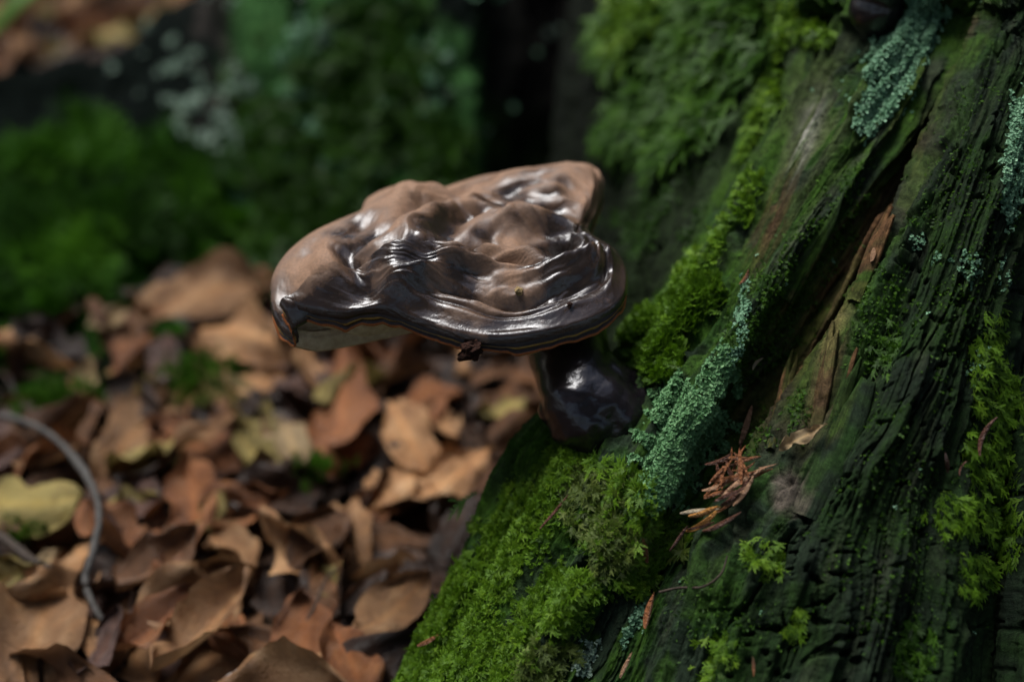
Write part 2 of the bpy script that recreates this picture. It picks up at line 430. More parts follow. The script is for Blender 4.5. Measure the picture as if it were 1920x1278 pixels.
def bg_disp(U, V):
    w = 0.6 * (fbm(U * 0.9, V * 0.8, 205, 3) - 0.5)
    h = 0.05 * (fbm((U + w) * 1.3, V * 0.5, 211, 3) - 0.5)
    h += 0.018 * (ridged((U + w) * 3.1, V * 0.6, 221) - 0.5) * sstep(4, 5.5, U)
    h += 0.012 * (fbm(U * 4, V * 4, 231, 3) - 0.5)
    h += 0.004 * (fbm(U * 14, V * 14, 241, 3) - 0.5)
    return h
bus = np.linspace(0, 11, 260); bvs = np.linspace(0, 6, 170)
B = loft(bg_ctrl, bus, bvs, bg_disp)
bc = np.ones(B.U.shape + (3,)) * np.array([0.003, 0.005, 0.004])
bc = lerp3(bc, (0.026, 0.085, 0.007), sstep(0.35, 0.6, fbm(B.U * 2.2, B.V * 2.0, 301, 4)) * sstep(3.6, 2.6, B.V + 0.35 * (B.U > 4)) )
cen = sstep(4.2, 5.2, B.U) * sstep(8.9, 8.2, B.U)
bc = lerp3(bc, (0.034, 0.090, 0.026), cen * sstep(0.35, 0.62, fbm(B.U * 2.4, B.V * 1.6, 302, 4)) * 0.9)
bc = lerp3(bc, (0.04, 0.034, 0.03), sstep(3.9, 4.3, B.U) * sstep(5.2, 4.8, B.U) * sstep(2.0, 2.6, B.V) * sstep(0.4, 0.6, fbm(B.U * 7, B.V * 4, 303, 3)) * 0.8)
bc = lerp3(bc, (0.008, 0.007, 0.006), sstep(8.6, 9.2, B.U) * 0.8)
bgs = empty('tree_stump', (-0.15, 1.35, 0.0))
tag(bgs, 'shadowed moss-covered stump wall with a low root running sideways, behind the fungus cap', 'tree stump')
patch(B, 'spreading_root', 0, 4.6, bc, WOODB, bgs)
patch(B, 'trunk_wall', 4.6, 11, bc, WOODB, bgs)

# ------------------------------------------------------------------ wood splinters on the stump (parts)
def splinter(x0, y0, x1, y1, wpx, tpx=None, lift=0.0015, seed=0, shade=1.0, colr=(0.05, 0.055, 0.042)):
    """a thin ragged board of weathered wood lying along the grain, tip at (x1, y1)"""
    n, k = 26, 9
    a, na = hit(S, x0, y0, 3.2); b, nb = hit(S, x1, y1, 3.2)
    t = np.linspace(0, 1, n)[:, None, None]; s = np.linspace(-1, 1, k)[None, :, None]
    nrm = (na + nb); nrm /= np.linalg.norm(nrm)
    ax_ = b - a; L = np.linalg.norm(ax_); ax_ /= L
    sd = np.cross(ax_, nrm); sd /= np.linalg.norm(sd)
    nrm = np.cross(sd, ax_)
    W = wpx / FPX * 0.6 * 0.5
    tt = t[:, 0, 0]
    sv = s[0, :, 0]
    rag = vn(sv * 3 + seed, sv * 0 + seed, 400 + seed)
    tip = 1 - 0.35 * rag[None, :] - 0.12 * np.abs(sv)[None, :]                                     # each fibre ends at its own length
    wid = (0.55 + 0.45 * np.sin(np.clip(tt * 2.6 + 0.35, 0, 3.0)))[:, None] * (1 - 0.25 * vn(tt * 5, tt * 0 + seed, 401)[:, None])
    along = tt[:, None] * tip
    th = 0.0022 + 0.0016 * vn(along * 3, sv[None, :] * 4 + seed, 402) + 0.0012 * vn(along * 2, sv[None, :] * 9 + seed, 403)
    prof = np.sqrt(np.clip(1 - np.abs(sv) ** 3, 0, 1))[None, :]
    mid = np.sin(np.pi * np.clip(tt, 0, 1))[:, None]
    z = th * prof * (0.35 + 0.65 * np.minimum(1, (1 - tt[:, None]) * 6 + 0.3)) + lift * tt[:, None] - 0.0012
    top = a + ax_ * (along * L)[..., None] + sd * (wid * W * sv[None, :])[..., None] + nrm * z[..., None]
    bot = top - nrm * (0.0015 + 0.003 * prof * mid)[..., None]
    vt = np.concatenate([top.reshape(-1, 3), bot.reshape(-1, 3)])
    f1 = grid_faces(n, k); f2 = f1[:, ::-1] + n * k
    side = []
    for i in range(n - 1):
        for j in (0, k - 1):
            q = [i * k + j, (i + 1) * k + j, (i + 1) * k + j + n * k, i * k + j + n * k]
            side.append(q if j == k - 1 else q[::-1])
    for j in range(k - 1):
        q = [(n - 1) * k + j, (n - 1) * k + j + 1, (n - 1) * k + j + 1 + n * k, (n - 1) * k + j + n * k]
        side.append(q[::-1])
    me = mesh_np('wood_splinter', vt, np.concatenate([f1, f2, np.array(side)]))
    sx_, sy_, _ = proj(top.reshape(-1, 3))
    cc = np.array([cols[np.unravel_index(np.argmin((S.px[::4, ::4] - x) ** 2 + (S.py[::4, ::4] - y) ** 2 + 1e7 * (S.U[::4, ::4] < 3.2)), S.px[::4, ::4].shape)[0] * 4, np.unravel_index(np.argmin((S.px[::4, ::4] - x) ** 2 + (S.py[::4, ::4] - y) ** 2 + 1e7 * (S.U[::4, ::4] < 3.2)), S.px[::4, ::4].shape)[1] * 4] for x, y in zip(sx_[::3], sy_[::3])])
    cc = np.repeat(cc, 3, 0)[:n * k]; cc = np.concatenate([cc, cc]) * (shade + 0.3)
    vcol(me, 'Col', cc)
    vflt(me, 'gu', np.tile(np.tile(sv * W * 45, n), 2)); vflt(me, 'gv', np.tile(np.repeat(tt * L * 18, k), 2))
    o = link('wood_splinter', me, WOOD); under(o, stump)
    return o
spl = [(1500,960,1642,648,105), (1470,560,1590,330,50), (1600,560,1690,380,40), (1525,800,1578,590,30), (1440,840,1500,640,30), (1560,820,1615,640,26)]
for i, q in enumerate(spl):
    splinter(*q, seed=i * 3 + 1, shade=0.75 + 0.5 * random.random(), colr=((0.05, 0.055, 0.042), (0.045, 0.055, 0.035), (0.075, 0.065, 0.045))[i % 3])

# ------------------------------------------------------------------ instanced tufts (moss and lichen)
def proto_mesh(name, verts, tris, along, mat):
    me = mesh_np(name, verts, tris, True)
    vflt(me, 'along', along)
    me.materials.append(mat)
    return me
def shoot(seed, pairs=9, wid=0.26, droop=0.35, branch=0):
    r = random.Random(seed)
    vt, tr, al = [], [], []
    def spine(o, d, up, L, np_, w):
        sd = d.cross(up).normalized()
        pos = o.copy(); dirv = d.copy()
        prev = None
        for i in range(np_ + 1):
            t = i / np_
            wspine = 0.02 * L
            b0 = len(vt)
            vt.extend([pos - sd * wspine, pos + sd * wspine]); al.extend([t * 0.5, t * 0.5])
            if prev is not None:
                tr.append((prev, prev + 1, b0 + 1)); tr.append((prev, b0 + 1, b0))
            prev = b0
            for s in (-1, 1):
                l = w * L * (math.sin(math.pi * (0.18 + 0.78 * t)) ** 0.7) * r.uniform(0.75, 1.2)
                ld = (sd * s * 1.0 + dirv * r.uniform(0.7, 1.2) + up * r.uniform(-0.1, 0.55)).normalized()
                sw = ld.cross(up).normalized() * l * 0.17
                m = pos + ld * l * 0.45 + up * l * 0.06
                k = len(vt)
                vt.extend([pos, m + sw, m - sw, pos + ld * l - up * l * 0.05]); al.extend([t * 0.6, 0.5 + 0.3 * t, 0.5 + 0.3 * t, 1.0])
                tr.append((k, k + 1, k + 2)); tr.append((k + 1, k + 3, k + 2))
            dirv = (dirv - up * droop / np_ + sd * r.uniform(-0.08, 0.08)).normalized()
            pos = pos + dirv * L / np_
    spine(Vector((0, 0, 0)), Vector((0, 1, 0.25)).normalized(), Vector((0, 0, 1)), 1.0, pairs, wid)
    for b in range(branch):
        t = r.uniform(0.15, 0.6); s = r.choice((-1, 1))
        spine(Vector((0, t, 0.1 * t)), Vector((s * 0.8, 0.7, 0.2)).normalized(), Vector((0, 0, 1)), r.uniform(0.4, 0.6), max(5, pairs - 3), wid * 1.1)
    return np.array([tuple(v) for v in vt]), np.array(tr), np.array(al)
def flake(seed):
    r = random.Random(seed)
    vt, tr, al = [], [], []
    for c in range(5):
        cx, cy, cz = r.uniform(-0.5, 0.5), r.uniform(-0.5, 0.5), r.uniform(0, 0.35)
        rad = r.uniform(0.28, 0.5); n = 7
        tl = Vector((r.uniform(-0.7, 0.7), r.uniform(-0.7, 0.7), 1)).normalized()
        a1 = tl.orthogonal().normalized(); a2 = tl.cross(a1)
        k = len(vt); o = Vector((cx, cy, cz))
        vt.append(o - tl * 0.12); al.append(0.3)
        for i in range(n):
            an = 2 * math.pi * i / n
            q = rad * r.uniform(0.6, 1.15)
            vt.append(o + a1 * math.cos(an) * q + a2 * math.sin(an) * q + tl * r.uniform(-0.04, 0.16)); al.append(r.uniform(0.75, 1))
        for i in range(n): tr.append((k, k + 1 + i, k + 1 + (i + 1) % n))
    return np.array([tuple(v) for v in vt]), np.array(tr), np.array(al)
_protos = {}
def proto_coll(kind, mat):
    key = (kind, mat.name)
    if key in _protos: return _protos[key]
    c = bpy.data.collections.new('tufts_' + kind + '_' + mat.name)
    for i in range(4):
        if kind == 'feather': a = shoot(10 + i, 14, 0.17, 0.6, 3)
        elif kind == 'short': a = shoot(20 + i, 6, 0.38, 0.2, 1)
        elif kind == 'long': a = shoot(30 + i, 13, 0.17, 0.7, 3)
        else: a = flake(40 + i)
        me = proto_mesh('tuft', *a, mat)
        c.objects.link(bpy.data.objects.new('tuft_%s_%s_%d' % (kind, mat.name, i), me))
    _protos[key] = c
    return c
def gn_group(coll):
    ng = bpy.data.node_groups.new('tuft_scatter', 'GeometryNodeTree')
    ng.interface.new_socket('Geometry', in_out='INPUT', socket_type='NodeSocketGeometry')
    ng.interface.new_socket('Geometry', in_out='OUTPUT', socket_type='NodeSocketGeometry')
    n = ng.nodes; l = ng.links
    gi = n.new('NodeGroupInput'); go = n.new('NodeGroupOutput')
    mp = n.new('GeometryNodeMeshToPoints'); iop = n.new('GeometryNodeInstanceOnPoints')
    ci = n.new('GeometryNodeCollectionInfo'); ci.inputs['Collection'].default_value = coll
    ci.inputs['Separate Children'].default_value = True; ci.inputs['Reset Children'].default_value = True
    iop.inputs['Pick Instance'].default_value = True
    def na(name, t):
        a = n.new('GeometryNodeInputNamedAttribute'); a.data_type = t; a.inputs['Name'].default_value = name
        return a.outputs[0]
    l.new(gi.outputs[0], mp.inputs['Mesh']); l.new(mp.outputs[0], iop.inputs['Points'])
    l.new(ci.outputs[0], iop.inputs['Instance'])
    l.new(na('variant', 'INT'), iop.inputs['Instance Index'])
    l.new(na('rot', 'QUATERNION'), iop.inputs['Rotation'])
    l.new(na('size', 'FLOAT'), iop.inputs['Scale'])
    l.new(iop.outputs[0], go.inputs[0])
    return ng
def quats(X, Y, Z):
    m00, m11, m22 = X[:, 0], Y[:, 1], Z[:, 2]
    q = np.empty((len(X), 4))
    q[:, 0] = np.sqrt(np.maximum(0, 1 + m00 + m11 + m22)) / 2
    q[:, 1] = np.copysign(np.sqrt(np.maximum(0, 1 + m00 - m11 - m22)) / 2, Y[:, 2] - Z[:, 1])
    q[:, 2] = np.copysign(np.sqrt(np.maximum(0, 1 - m00 + m11 - m22)) / 2, Z[:, 0] - X[:, 2])
    q[:, 3] = np.copysign(np.sqrt(np.maximum(0, 1 - m00 - m11 + m22)) / 2, X[:, 1] - Y[:, 0])
    return q / np.linalg.norm(q, axis=1, keepdims=True)
def nrmz(a): return a / (np.linalg.norm(a, axis=1, keepdims=True) + 1e-12)
def tufts(name, pts, nrm, kind, mat, size, down=0.6, lift=0.35, jitter=0.7, tint=None, label=None, cat='moss', group=None, stuff=True, parent=None):
    n = len(pts)
    dn = np.tile(np.array([0, 0, -1.0]), (n, 1))
    dn = dn - nrm * np.sum(dn * nrm, 1, keepdims=True)
    rnd = rng.normal(size=(n, 3)); rnd -= nrm * np.sum(rnd * nrm, 1, keepdims=True)
    y = nrmz(dn * down + nrmz(rnd) * jitter + nrm * lift)
    z = nrmz(nrm + rng.normal(size=(n, 3)) * 0.25); z = nrmz(z - y * np.sum(z * y, 1, keepdims=True))
    x = np.cross(y, z)
    sz = rng.uniform(size[0], size[1], n)
    tn = np.clip(rng.normal(0.5, 0.24, n) if tint is None else tint + rng.normal(0, 0.14, n), 0, 1)
    if not stuff:
        return tag(real_tufts(name, pts, x, y, z, kind, mat, sz, tn), label, cat, group)
    me = bpy.data.meshes.new(name)
    me.vertices.add(n); me.vertices.foreach_set('co', np.asarray(pts, np.float32).ravel())
    a = me.attributes.new('rot', 'QUATERNION', 'POINT'); a.data.foreach_set('value', quats(x, y, z).astype(np.float32).ravel())
    vflt(me, 'size', sz)
    vflt(me, 'tint', tn)
    a = me.attributes.new('variant', 'INT', 'POINT'); a.data.foreach_set('value', rng.integers(0, 4, n).astype(np.int32))
    o = link(name, me, mat)
    md = o.modifiers.new('tufts', 'NODES'); md.node_group = gn_group(proto_coll(kind, mat))
    tag(o, label, cat, group, 'stuff' if stuff else None)
    return o
def real_tufts(name, pts, x, y, z, kind, mat, size, tint):
    key = mat.name + '_solid'
    m2 = bpy.data.materials.get(key)
    if m2 is None:
        m2 = mat.copy(); m2.name = key
        for nd in m2.node_tree.nodes:
            if nd.type == 'ATTRIBUTE': nd.attribute_type = 'GEOMETRY'
    dat = []
    for o in sorted(proto_coll(kind, mat).objects, key=lambda o: o.name):
        m = o.data; a = np.empty(len(m.vertices) * 3, np.float32); m.vertices.foreach_get('co', a)
        f = np.empty(len(m.loops), np.int32); m.loops.foreach_get('vertex_index', f)
        al = np.empty(len(m.vertices), np.float32); m.attributes['along'].data.foreach_get('value', al)
        dat.append((a.reshape(-1, 3), f.reshape(-1, 3), al))
    vv, ff, aa, tt, off = [], [], [], [], 0
    for i in range(len(pts)):
        a, f, al = dat[int(rng.integers(0, 4))]
        vv.append((a[:, :1] * x[i] + a[:, 1:2] * y[i] + a[:, 2:] * z[i]) * size[i] + pts[i])
        ff.append(f + off); aa.append(al); tt.append(np.full(len(a), tint[i])); off += len(a)
    me = mesh_np(name, np.concatenate(vv), np.concatenate(ff))
    vflt(me, 'along', np.concatenate(aa)); vflt(me, 'tint', np.concatenate(tt))
    return link(name, me, m2)
def scatter(s, mask, n, lift=0.0):
    """n random points of a lofted surface where mask (on its vertices) is high"""
    m = mask[:-1, :-1] * s.area
    p = m.ravel() / m.sum()
    idx = rng.choice(len(p), n, p=p)
    i, j = np.unravel_index(idx, m.shape)
    a, b = rng.random((n, 1)), rng.random((n, 1))
    pt = s.P[i, j] * (1 - a) * (1 - b) + s.P[i + 1, j] * a * (1 - b) + s.P[i, j + 1] * (1 - a) * b + s.P[i + 1, j + 1] * a * b
    nn = nrmz(s.N[i, j] * 0.5 + s.N0[i, j] * 0.7)
    return pt + nn * lift, nn
def ell(s, lst, soft=0.35, ns=30.0, na=0.5, seed=500):
    """soft union of ellipses (cx, cy, rx, ry, angle) measured on the photograph, ragged by noise"""
    m = np.zeros(s.px.shape)
    for cx, cy, rx, ry, an in lst:
        t = math.radians(an); dx, dy = s.px - cx, s.py - cy
        u = (dx * math.cos(t) + dy * math.sin(t)) / rx; v = (-dx * math.sin(t) + dy * math.cos(t)) / ry
        m = np.maximum(m, 1.6 - np.sqrt(u * u + v * v) * 1.0)
    m = m - 0.6 + (fbm(s.px / ns, s.py / ns, seed, 3) - 0.5) * 2 * na
    return sstep(0.0, soft, m)
front = (U > 3.02).astype(float)

# bright feather moss on the lower slope
mk = ell(S, [(800,1240,95,70,-50), (880,1120,120,60,-58), (960,1000,130,55,-58), (1050,880,70,34,-60), (930,1230,110,60,-45), (1040,1130,75,55,-30)], 0.4, 40, 0.5, 501) * front
pt, nn = scatter(S, mk, 10000, 0.0003)
tufts('moss_mat', pt, nn, 'feather', MOSS_BRIGHT, (0.0032, 0.0066), 0.75, 0.45, 0.9, label='bright green feathery moss covering the sloping root below the fungus stem', tint=0.55 * np.ones(len(pt)))
mk = ell(S, [(800,1240,110,80,-50), (880,1120,130,75,-58), (960,1000,140,70,-58), (1060,880,90,40,-60), (930,1230,130,70,-45), (1060,1130,110,70,-30), (1130,990,90,60,-55), (1200,960,50,60,-60)], 0.6, 34, 0.5, 501) * front
pt, nn = scatter(S, mk, 13000, 0.0)
tufts('moss_mat', pt, nn, 'short', MOSS_BRIGHT, (0.0018, 0.0038), 0.5, 0.8, 0.9, label='short dense green moss carpet over the whole lower root slope', tint=fbm(pt[:, 0] * 60, pt[:, 2] * 60, 561, 3) * 1.3 - 0.2)
# olive, drier moss between
mk = ell(S, [(1120,960,70,60,-60), (1150,1030,70,40,-50), (1210,1010,40,60,-60), (1010,1250,80,40,-30), (1100,920,40,50,-60)], 0.5, 28, 0.7, 502) * front
pt, nn = scatter(S, mk, 2200, 0.0003)
tufts('moss_mat', pt, nn, 'feather', MOSS_OLIVE, (0.0036, 0.0066), 0.6, 0.4, 0.9, label='thin olive moss trailing over dark wood between the lichen and the bright moss slope')
mk = ell(S, [(1200,1050,60,50,-50),(1250,1000,30,60,-60),(1160,900,30,60,-60)], 0.5, 28, 0.7, 512) * front
pt, nn = scatter(S, mk, 700, 0.0003)
tufts('moss_mat', pt, nn, 'feather', MOSS_BRIGHT, (0.005, 0.009), 0.6, 0.4, 0.9, label='loose green moss strands on the wood below the large lichen patch')
# mound right of the stem
mk = ell(S, [(1215,640,50,50,-50), (1280,590,55,40,-40), (1240,690,50,28,-40), (1330,560,30,40,-60)], 0.4, 30, 0.5, 503) * (U > 3.0) * (U < 4.6)
pt, nn = scatter(S, mk, 3600, 0.0003)
tufts('moss_mat', pt, nn, 'short', MOSS_BRIGHT, (0.0045, 0.008), 0.3, 0.8, 0.9, label='soft yellow green moss mound beside the fungus stem', tint=0.36 * np.ones(len(pt)))
# strip up the ridge
mk = ell(S, [(1340,480,16,80,25), (1395,380,15,80,25), (1290,520,18,60,30)], 0.4, 26, 0.5, 504) * (U > 2.7) * (U < 4.9)
pt, nn = scatter(S, mk, 1100, 0.0003)
tufts('moss_mat', pt, nn, 'short', MOSS_BRIGHT, (0.0032, 0.006), 0.4, 0.7, 0.9, label='bright moss strip running up the ridge above the moss mound')
# hanging dark moss curtain
mk = ell(S, [(1220,60,80,110,0), (1300,130,90,120,0), (1260,230,60,70,0), (1400,60,70,90,0), (1190,200,30,60,0), (1340,20,120,60,0)], 0.5, 30, 0.9, 505) * (U > 0.9) * (U < 3.3)
pt, nn = scatter(S, mk, 2900, 0.003)
tufts('hanging_moss', pt, nn, 'long', MOSS_DEEP, (0.012, 0.028), 1.5, 0.45, 0.45, label='dark green moss curtain hanging from the recessed stump wall')
mk = ell(S, [(1230,40,50,40,-20), (1210,80,40,30,-20)], 0.5, 40, 0.4, 515) * (U > 0.9) * (U < 3.0)
pt, nn = scatter(S, mk, 130, 0.010)
tufts('hanging_moss', pt, nn, 'long', MOSS_BRIGHT, (0.014, 0.024), 0.6, 0.8, 0.7, label='pale bright moss sprays sticking out of the dark moss curtain')
mk = ell(S, [(1230,380,90,130,10), (1180,250,60,120,0), (1290,300,60,90,10)], 0.6, 34, 0.9, 525) * (U > 1.1) * (U < 2.95)
pt, nn = scatter(S, mk, 1500, 0.0)
tufts('moss_film', pt, nn, 'short', MOSS_DEEP, (0.002, 0.005), 0.8, 0.4, 0.8, label='dark moss film on the recessed wall below the moss curtain', tint=0.2 * np.ones(len(pt)))
# tufts along the upper ridge
mk = ell(S, [(1465,70,28,70,20), (1445,180,20,70,20), (1530,60,50,14,10), (1420,250,14,50,20)], 0.5, 24, 0.6, 506) * (U > 3.0) * (U < 5.3)
pt, nn = scatter(S, mk, 1100, 0.0004)
tufts('moss_mat', pt, nn, 'feather', MOSS_BRIGHT, (0.006, 0.011), 1.0, 0.4, 0.6, label='yellow green moss strings trailing down the upper stump ridge')
# thin film of moss on the central ridges
mk = ell(S, [(1450,600,70,160,25), (1560,430,60,120,25), (1640,600,40,120,20), (1500,780,40,60,20), (1420,820,50,50,20)], 0.5, 22, 0.9, 507) * (U > 4.0)
pt, nn = scatter(S, mk, 7000, 0.0)
tufts('moss_film', pt, nn, 'short', MOSS_DEEP, (0.0010, 0.0024), 0.5, 0.6, 0.9, label='thin dark green moss film on the split central ridges of the stump')
mk = ell(S, [(1700,1000,160,260,0), (1820,500,90,240,10), (1350,1180,130,90,0), (1780,300,60,200,20)], 0.5, 26, 1.0, 508) * (U > 5.2)
pt, nn = scatter(S, mk, 5200, 0.0)
tufts('moss_film', pt, nn, 'short', MOSS_DEEP, (0.0008, 0.0020), 0.5, 0.6, 0.9, label='scattered dark green moss specks on the broad dark wood slab')
# right edge
mk = ell(S, [(1850,850,60,110,0), (1800,960,60,50,0), (1880,980,50,100,0), (1840,680,30,110,10), (1890,760,40,80,0), (1820,1080,30,60,0)], 0.5, 26, 0.6, 509) * (U > 7.6)
pt, nn = scatter(S, mk, 2700, 0.0006)
tufts('hanging_moss', pt, nn, 'feather', MOSS_BRIGHT, (0.004, 0.008), 1.2, 0.4, 0.6, label='moss hanging in feathery strands down the edge of the broad wood slab', tint=0.45 * np.ones(len(pt)))
sprigs = [((1435,1040,45,34,30), 110, MOSS_BRIGHT, 'isolated bright moss sprig on bare dark wood beside the pale scar'),
          ((1340,1235,34,50,20), 90, MOSS_BRIGHT, 'small moss tuft on dark wood by the lower bud scale'),
          ((1490,1165,14,40,20), 40, MOSS_BRIGHT, 'tiny narrow moss tuft in a crack of the bare slab'),
          ((1710,1210,40,70,10), 150, MOSS_DEEP, 'dark moss clump low on the broad wood slab'),
          ((1660,650,26,60,10), 160, MOSS_DEEP, 'dark moss patch on the tip of the broken splinter')]
for e, k, mt, lb in sprigs:
    mk = ell(S, [e], 0.5, 20, 0.5, 520) * (U > 5) * sstep(0.4, 0.6, fbm(S.px / 13, S.py / 13, 573, 2))
    pt, nn = scatter(S, mk, int(k * 1.5), 0.0004)
    tufts('moss_tuft', pt, nn, 'feather', mt, (0.0028, 0.0062), 0.9, 0.35, 0.7, label=lb, group='small moss tufts on the slab', stuff=False)

# lichen patches
lich = [([(1285,800,78,105,30), (1245,905,50,62,30), (1335,715,34,60,30), (1225,850,30,60,30)], 7600, LICH_GREEN, (0.0010, 0.0019), 'large blue green crusty lichen patch on the ridge beside the fungus stem', 0.6, 20),
        ([(1690,90,56,130,25), (1640,200,40,70,25), (1725,20,50,60,20)], 6500, LICH_BLUE, (0.0012, 0.0022), 'long blue green lichen strip high on the stump ridge', 0.35, 22),
        ([(1905,280,26,130,5), (1890,380,16,40,0)], 1500, LICH_BLUE, (0.0010, 0.0018), 'narrow blue green lichen strip on the outer margin of the wood slab', 0.5, 18),
        ([(1190,1165,18,50,25)], 420, LICH_BLUE, (0.0009, 0.0016), 'small blue green lichen streak next to a rust bud scale', 0.5, 18),
        ([(1095,1235,20,36,20)], 260, LICH_PALE, (0.0009, 0.0016), 'small pale grey green lichen speck low on the dark wood', 0.7, 16),
        ([(1385,620,13,70,12), (1395,540,10,30,12)], 420, LICH_BLUE, (0.0010, 0.0018), 'thin broken lichen line between the moss mound and the split ridges', 0.7, 16),
        ([(1720,455,14,16,0), (1755,490,12,14,0)], 70, LICH_BLUE, (0.0009, 0.0015), 'tiny pair of lichen dots on the bare slab', 0.8, 14),
        ([(1815,500,26,34,0), (1880,520,12,40,0)], 220, LICH_BLUE, (0.0009, 0.0016), 'small scattered lichen spots on the slab below the narrow lichen strip', 0.9, 14),
        ([(1830,690,20,30,20)], 130, LICH_BLUE, (0.0009, 0.0015), 'faint lichen fleck just above the hanging moss strands', 0.9, 14)]
for e, k, mt, sz, lb, na, ns in lich:
    mk = ell(S, e, 0.3, ns, na, 530) * (U > 3.6)
    pt, nn = scatter(S, mk, k, 0.0004)
    tufts('lichen_patch', pt, nn, 'flake', mt, sz, 0.2, 0.1, 1.0, label=lb, cat='lichen', group='lichen patches on the stump', stuff=k < 240)

# background moss and lichen
bf = np.ones(B.px.shape)
mk = ell(B, [(60,470,230,130,-10), (230,400,170,110,-20), (-200,560,260,130,0), (330,440,100,70,-10), (120,300,140,50,-25)], 0.6, 45, 0.9, 540)
pt, nn = scatter(B, mk, 6500, 0.001)
tufts('moss_mat', pt, nn, 'feather', MOSS_ROOT, (0.014, 0.026), 0.3, 0.9, 0.8, label='thick deep green moss cushion on the low background root', tint=fbm(pt[:, 0] * 22, pt[:, 2] * 30 + pt[:, 1] * 12, 560, 3) * 1.6 - 0.3)
mk = ell(B, [(560,300,150,200,0), (700,150,120,180,0), (820,300,60,150,0), (640,430,160,60,0)], 0.7, 70, 0.7, 541)
pt, nn = scatter(B, mk, 3800, 0.001)
tufts('moss_mat', pt, nn, 'short', MOSS_DEEP, (0.008, 0.016), 0.7, 0.5, 0.8, label='patchy dark moss on the shadowed background stump wall', tint=0.3 * np.ones(len(pt)))
mk = ell(B, [(350,200,40,100,-10), (400,370,70,80,10), (300,260,30,50,0), (430,180,30,90,0), (370,430,60,40,0)], 0.3, 22, 1.5, 542)
mk = mk * sstep(0.56, 0.66, fbm(B.px / 26, B.py / 26, 571, 2))
pt, nn = scatter(B, mk, 650, 0.003)
tufts('lichen_patch', pt, nn, 'flake', LICH_PALE, (0.003, 0.007), 0.2, 0.1, 1.0, label='pale grey green lichen blotches where the background root meets the stump wall', cat='lichen', group='lichen on the background stump', stuff=False)
mk = ell(B, [(600,250,140,180,0), (720,120,90,110,0), (820,220,40,120,0)], 0.3, 34, 1.2, 543)
mk = mk * sstep(0.56, 0.66, fbm(B.px / 30, B.py / 30, 572, 2))
pt, nn = scatter(B, mk, 420, 0.003)
tufts('lichen_patch', pt, nn, 'flake', LICH_BLUE, (0.003, 0.007), 0.2, 0.1, 1.0, label='faint blue green lichen spots on the shadowed background stump wall', cat='lichen', group='lichen on the background stump', stuff=False, tint=0.2 * np.ones(len(pt)))

# ------------------------------------------------------------------ the fungus
def lacquer():
    m, nt, b = nodes_of('lacquered_fungus_crust')
    v = coord(nt)
    dust = attr(nt, 'dust').outputs['Fac']
    n1 = noise(nt, 170, 5, 0.65, v); n2 = noise(nt, 900, 4, 0.6, v); n3 = noise(nt, 60, 4, 0.6, v)
    # dust thickness broken up by noise
    ad = nt.nodes.new('ShaderNodeMath'); ad.operation = 'MULTIPLY_ADD'
    nt.links.new(n1, ad.inputs[0]); ad.inputs[1].default_value = 0.7; ad.inputs[2].default_value = -0.35
    ad2 = nt.nodes.new('ShaderNodeMath'); ad2.operation = 'ADD'; ad2.use_clamp = True
    nt.links.new(ad.outputs[0], ad2.inputs[0]); nt.links.new(dust, ad2.inputs[1])
    d = ad2.outputs[0]
    crust = ramp(nt, n3, [(0.3, (0.010, 0.007, 0.007)), (0.7, (0.034, 0.022, 0.017))])
    dustc = ramp(nt, n2, [(0.3, (0.165, 0.088, 0.047)), (0.7, (0.29, 0.160, 0.088))])
    nt.links.new(mixc(nt, ramp(nt, d, [(0.05, 0.0), (0.95, 0.92)]), crust, dustc), b.inputs['Base Color'])
    nt.links.new(ramp(nt, d, [(0.1, 0.22), (0.45, 0.45), (0.8, 0.8)]), b.inputs['Roughness'])
    b.inputs['Specular IOR Level'].default_value = 0.75
    line = attr(nt, 'line').outputs['Fac']
    p = bump(nt, b, n1, 0.0010, 0.35)
    p = bump(nt, b, n2, 0.0002, 0.5, p)
    bump(nt, b, line, 0.0003, 0.35, p)
    return m
CRUST = lacquer()
# margin points: photograph position of the outer edge and its height
M = [(1128,458,.222),(1152,474,.221),(1174,515,.218),(1164,568,.2145),(1105,606,.2115),(1015,632,.2095),(925,642,.2080),(845,628,.2095),(775,603,.2125),(705,584,.2165),
     (640,594,.2140),(578,584,.2150),(529,568,.2165),(540,592,.2125),(552,630,.2035),(526,614,.2030),(510,570,.2085),(516,515,.2125),(560,466,.2145),(640,422,.2155),(676,404,.2160),(690,380,.2165),
     (748,357,.2170),(805,366,.2165),(860,350,.2170),(925,334,.2175),(1035,327,.2175),(1112,334,.218),(1132,352,.217),(1116,402,.218),(1104,440,.220)]
Mp = np.array([PZ(*m) for m in M])
Mc = np.concatenate([Mp[-2:], Mp, Mp[:2]])
NPHI, NRHO = 560, 150
tphi = np.linspace(0, len(M), NPHI, endpoint=False)
E = catmull(Mc, tphi + 2, 0)
for _ in range(3): E = 0.25 * np.roll(E, 1, 0) + 0.5 * E + 0.25 * np.roll(E, -1, 0)
hub = PZ(1062, 474, 0.2215)
rho = np.linspace(0.0, 1.0, NRHO) ** 0.8
RR, TT = np.meshgrid(rho, tphi, indexing='xy')     # (NPHI, NRHO)
xy = hub[None, None, :2] + (E[:, None, :2] - hub[None, None, :2]) * RR[..., None]
Lr = np.linalg.norm(E[:, :2] - hub[:2], axis=1)[:, None]           # radius of each ray
dist_in = (1 - RR) * Lr                                            # metres in from the margin
zb = hub[2] * (1 - RR ** 1.5) + E[:, 2:3] * RR ** 1.5
roll = 0.0105 * np.clip(1 - (1 - np.clip(dist_in / 0.036, 0, 1)) ** 2, 0, 1) ** 0.74 * sstep(0, 0.3, RR)
X, Y = xy[..., 0], xy[..., 1]
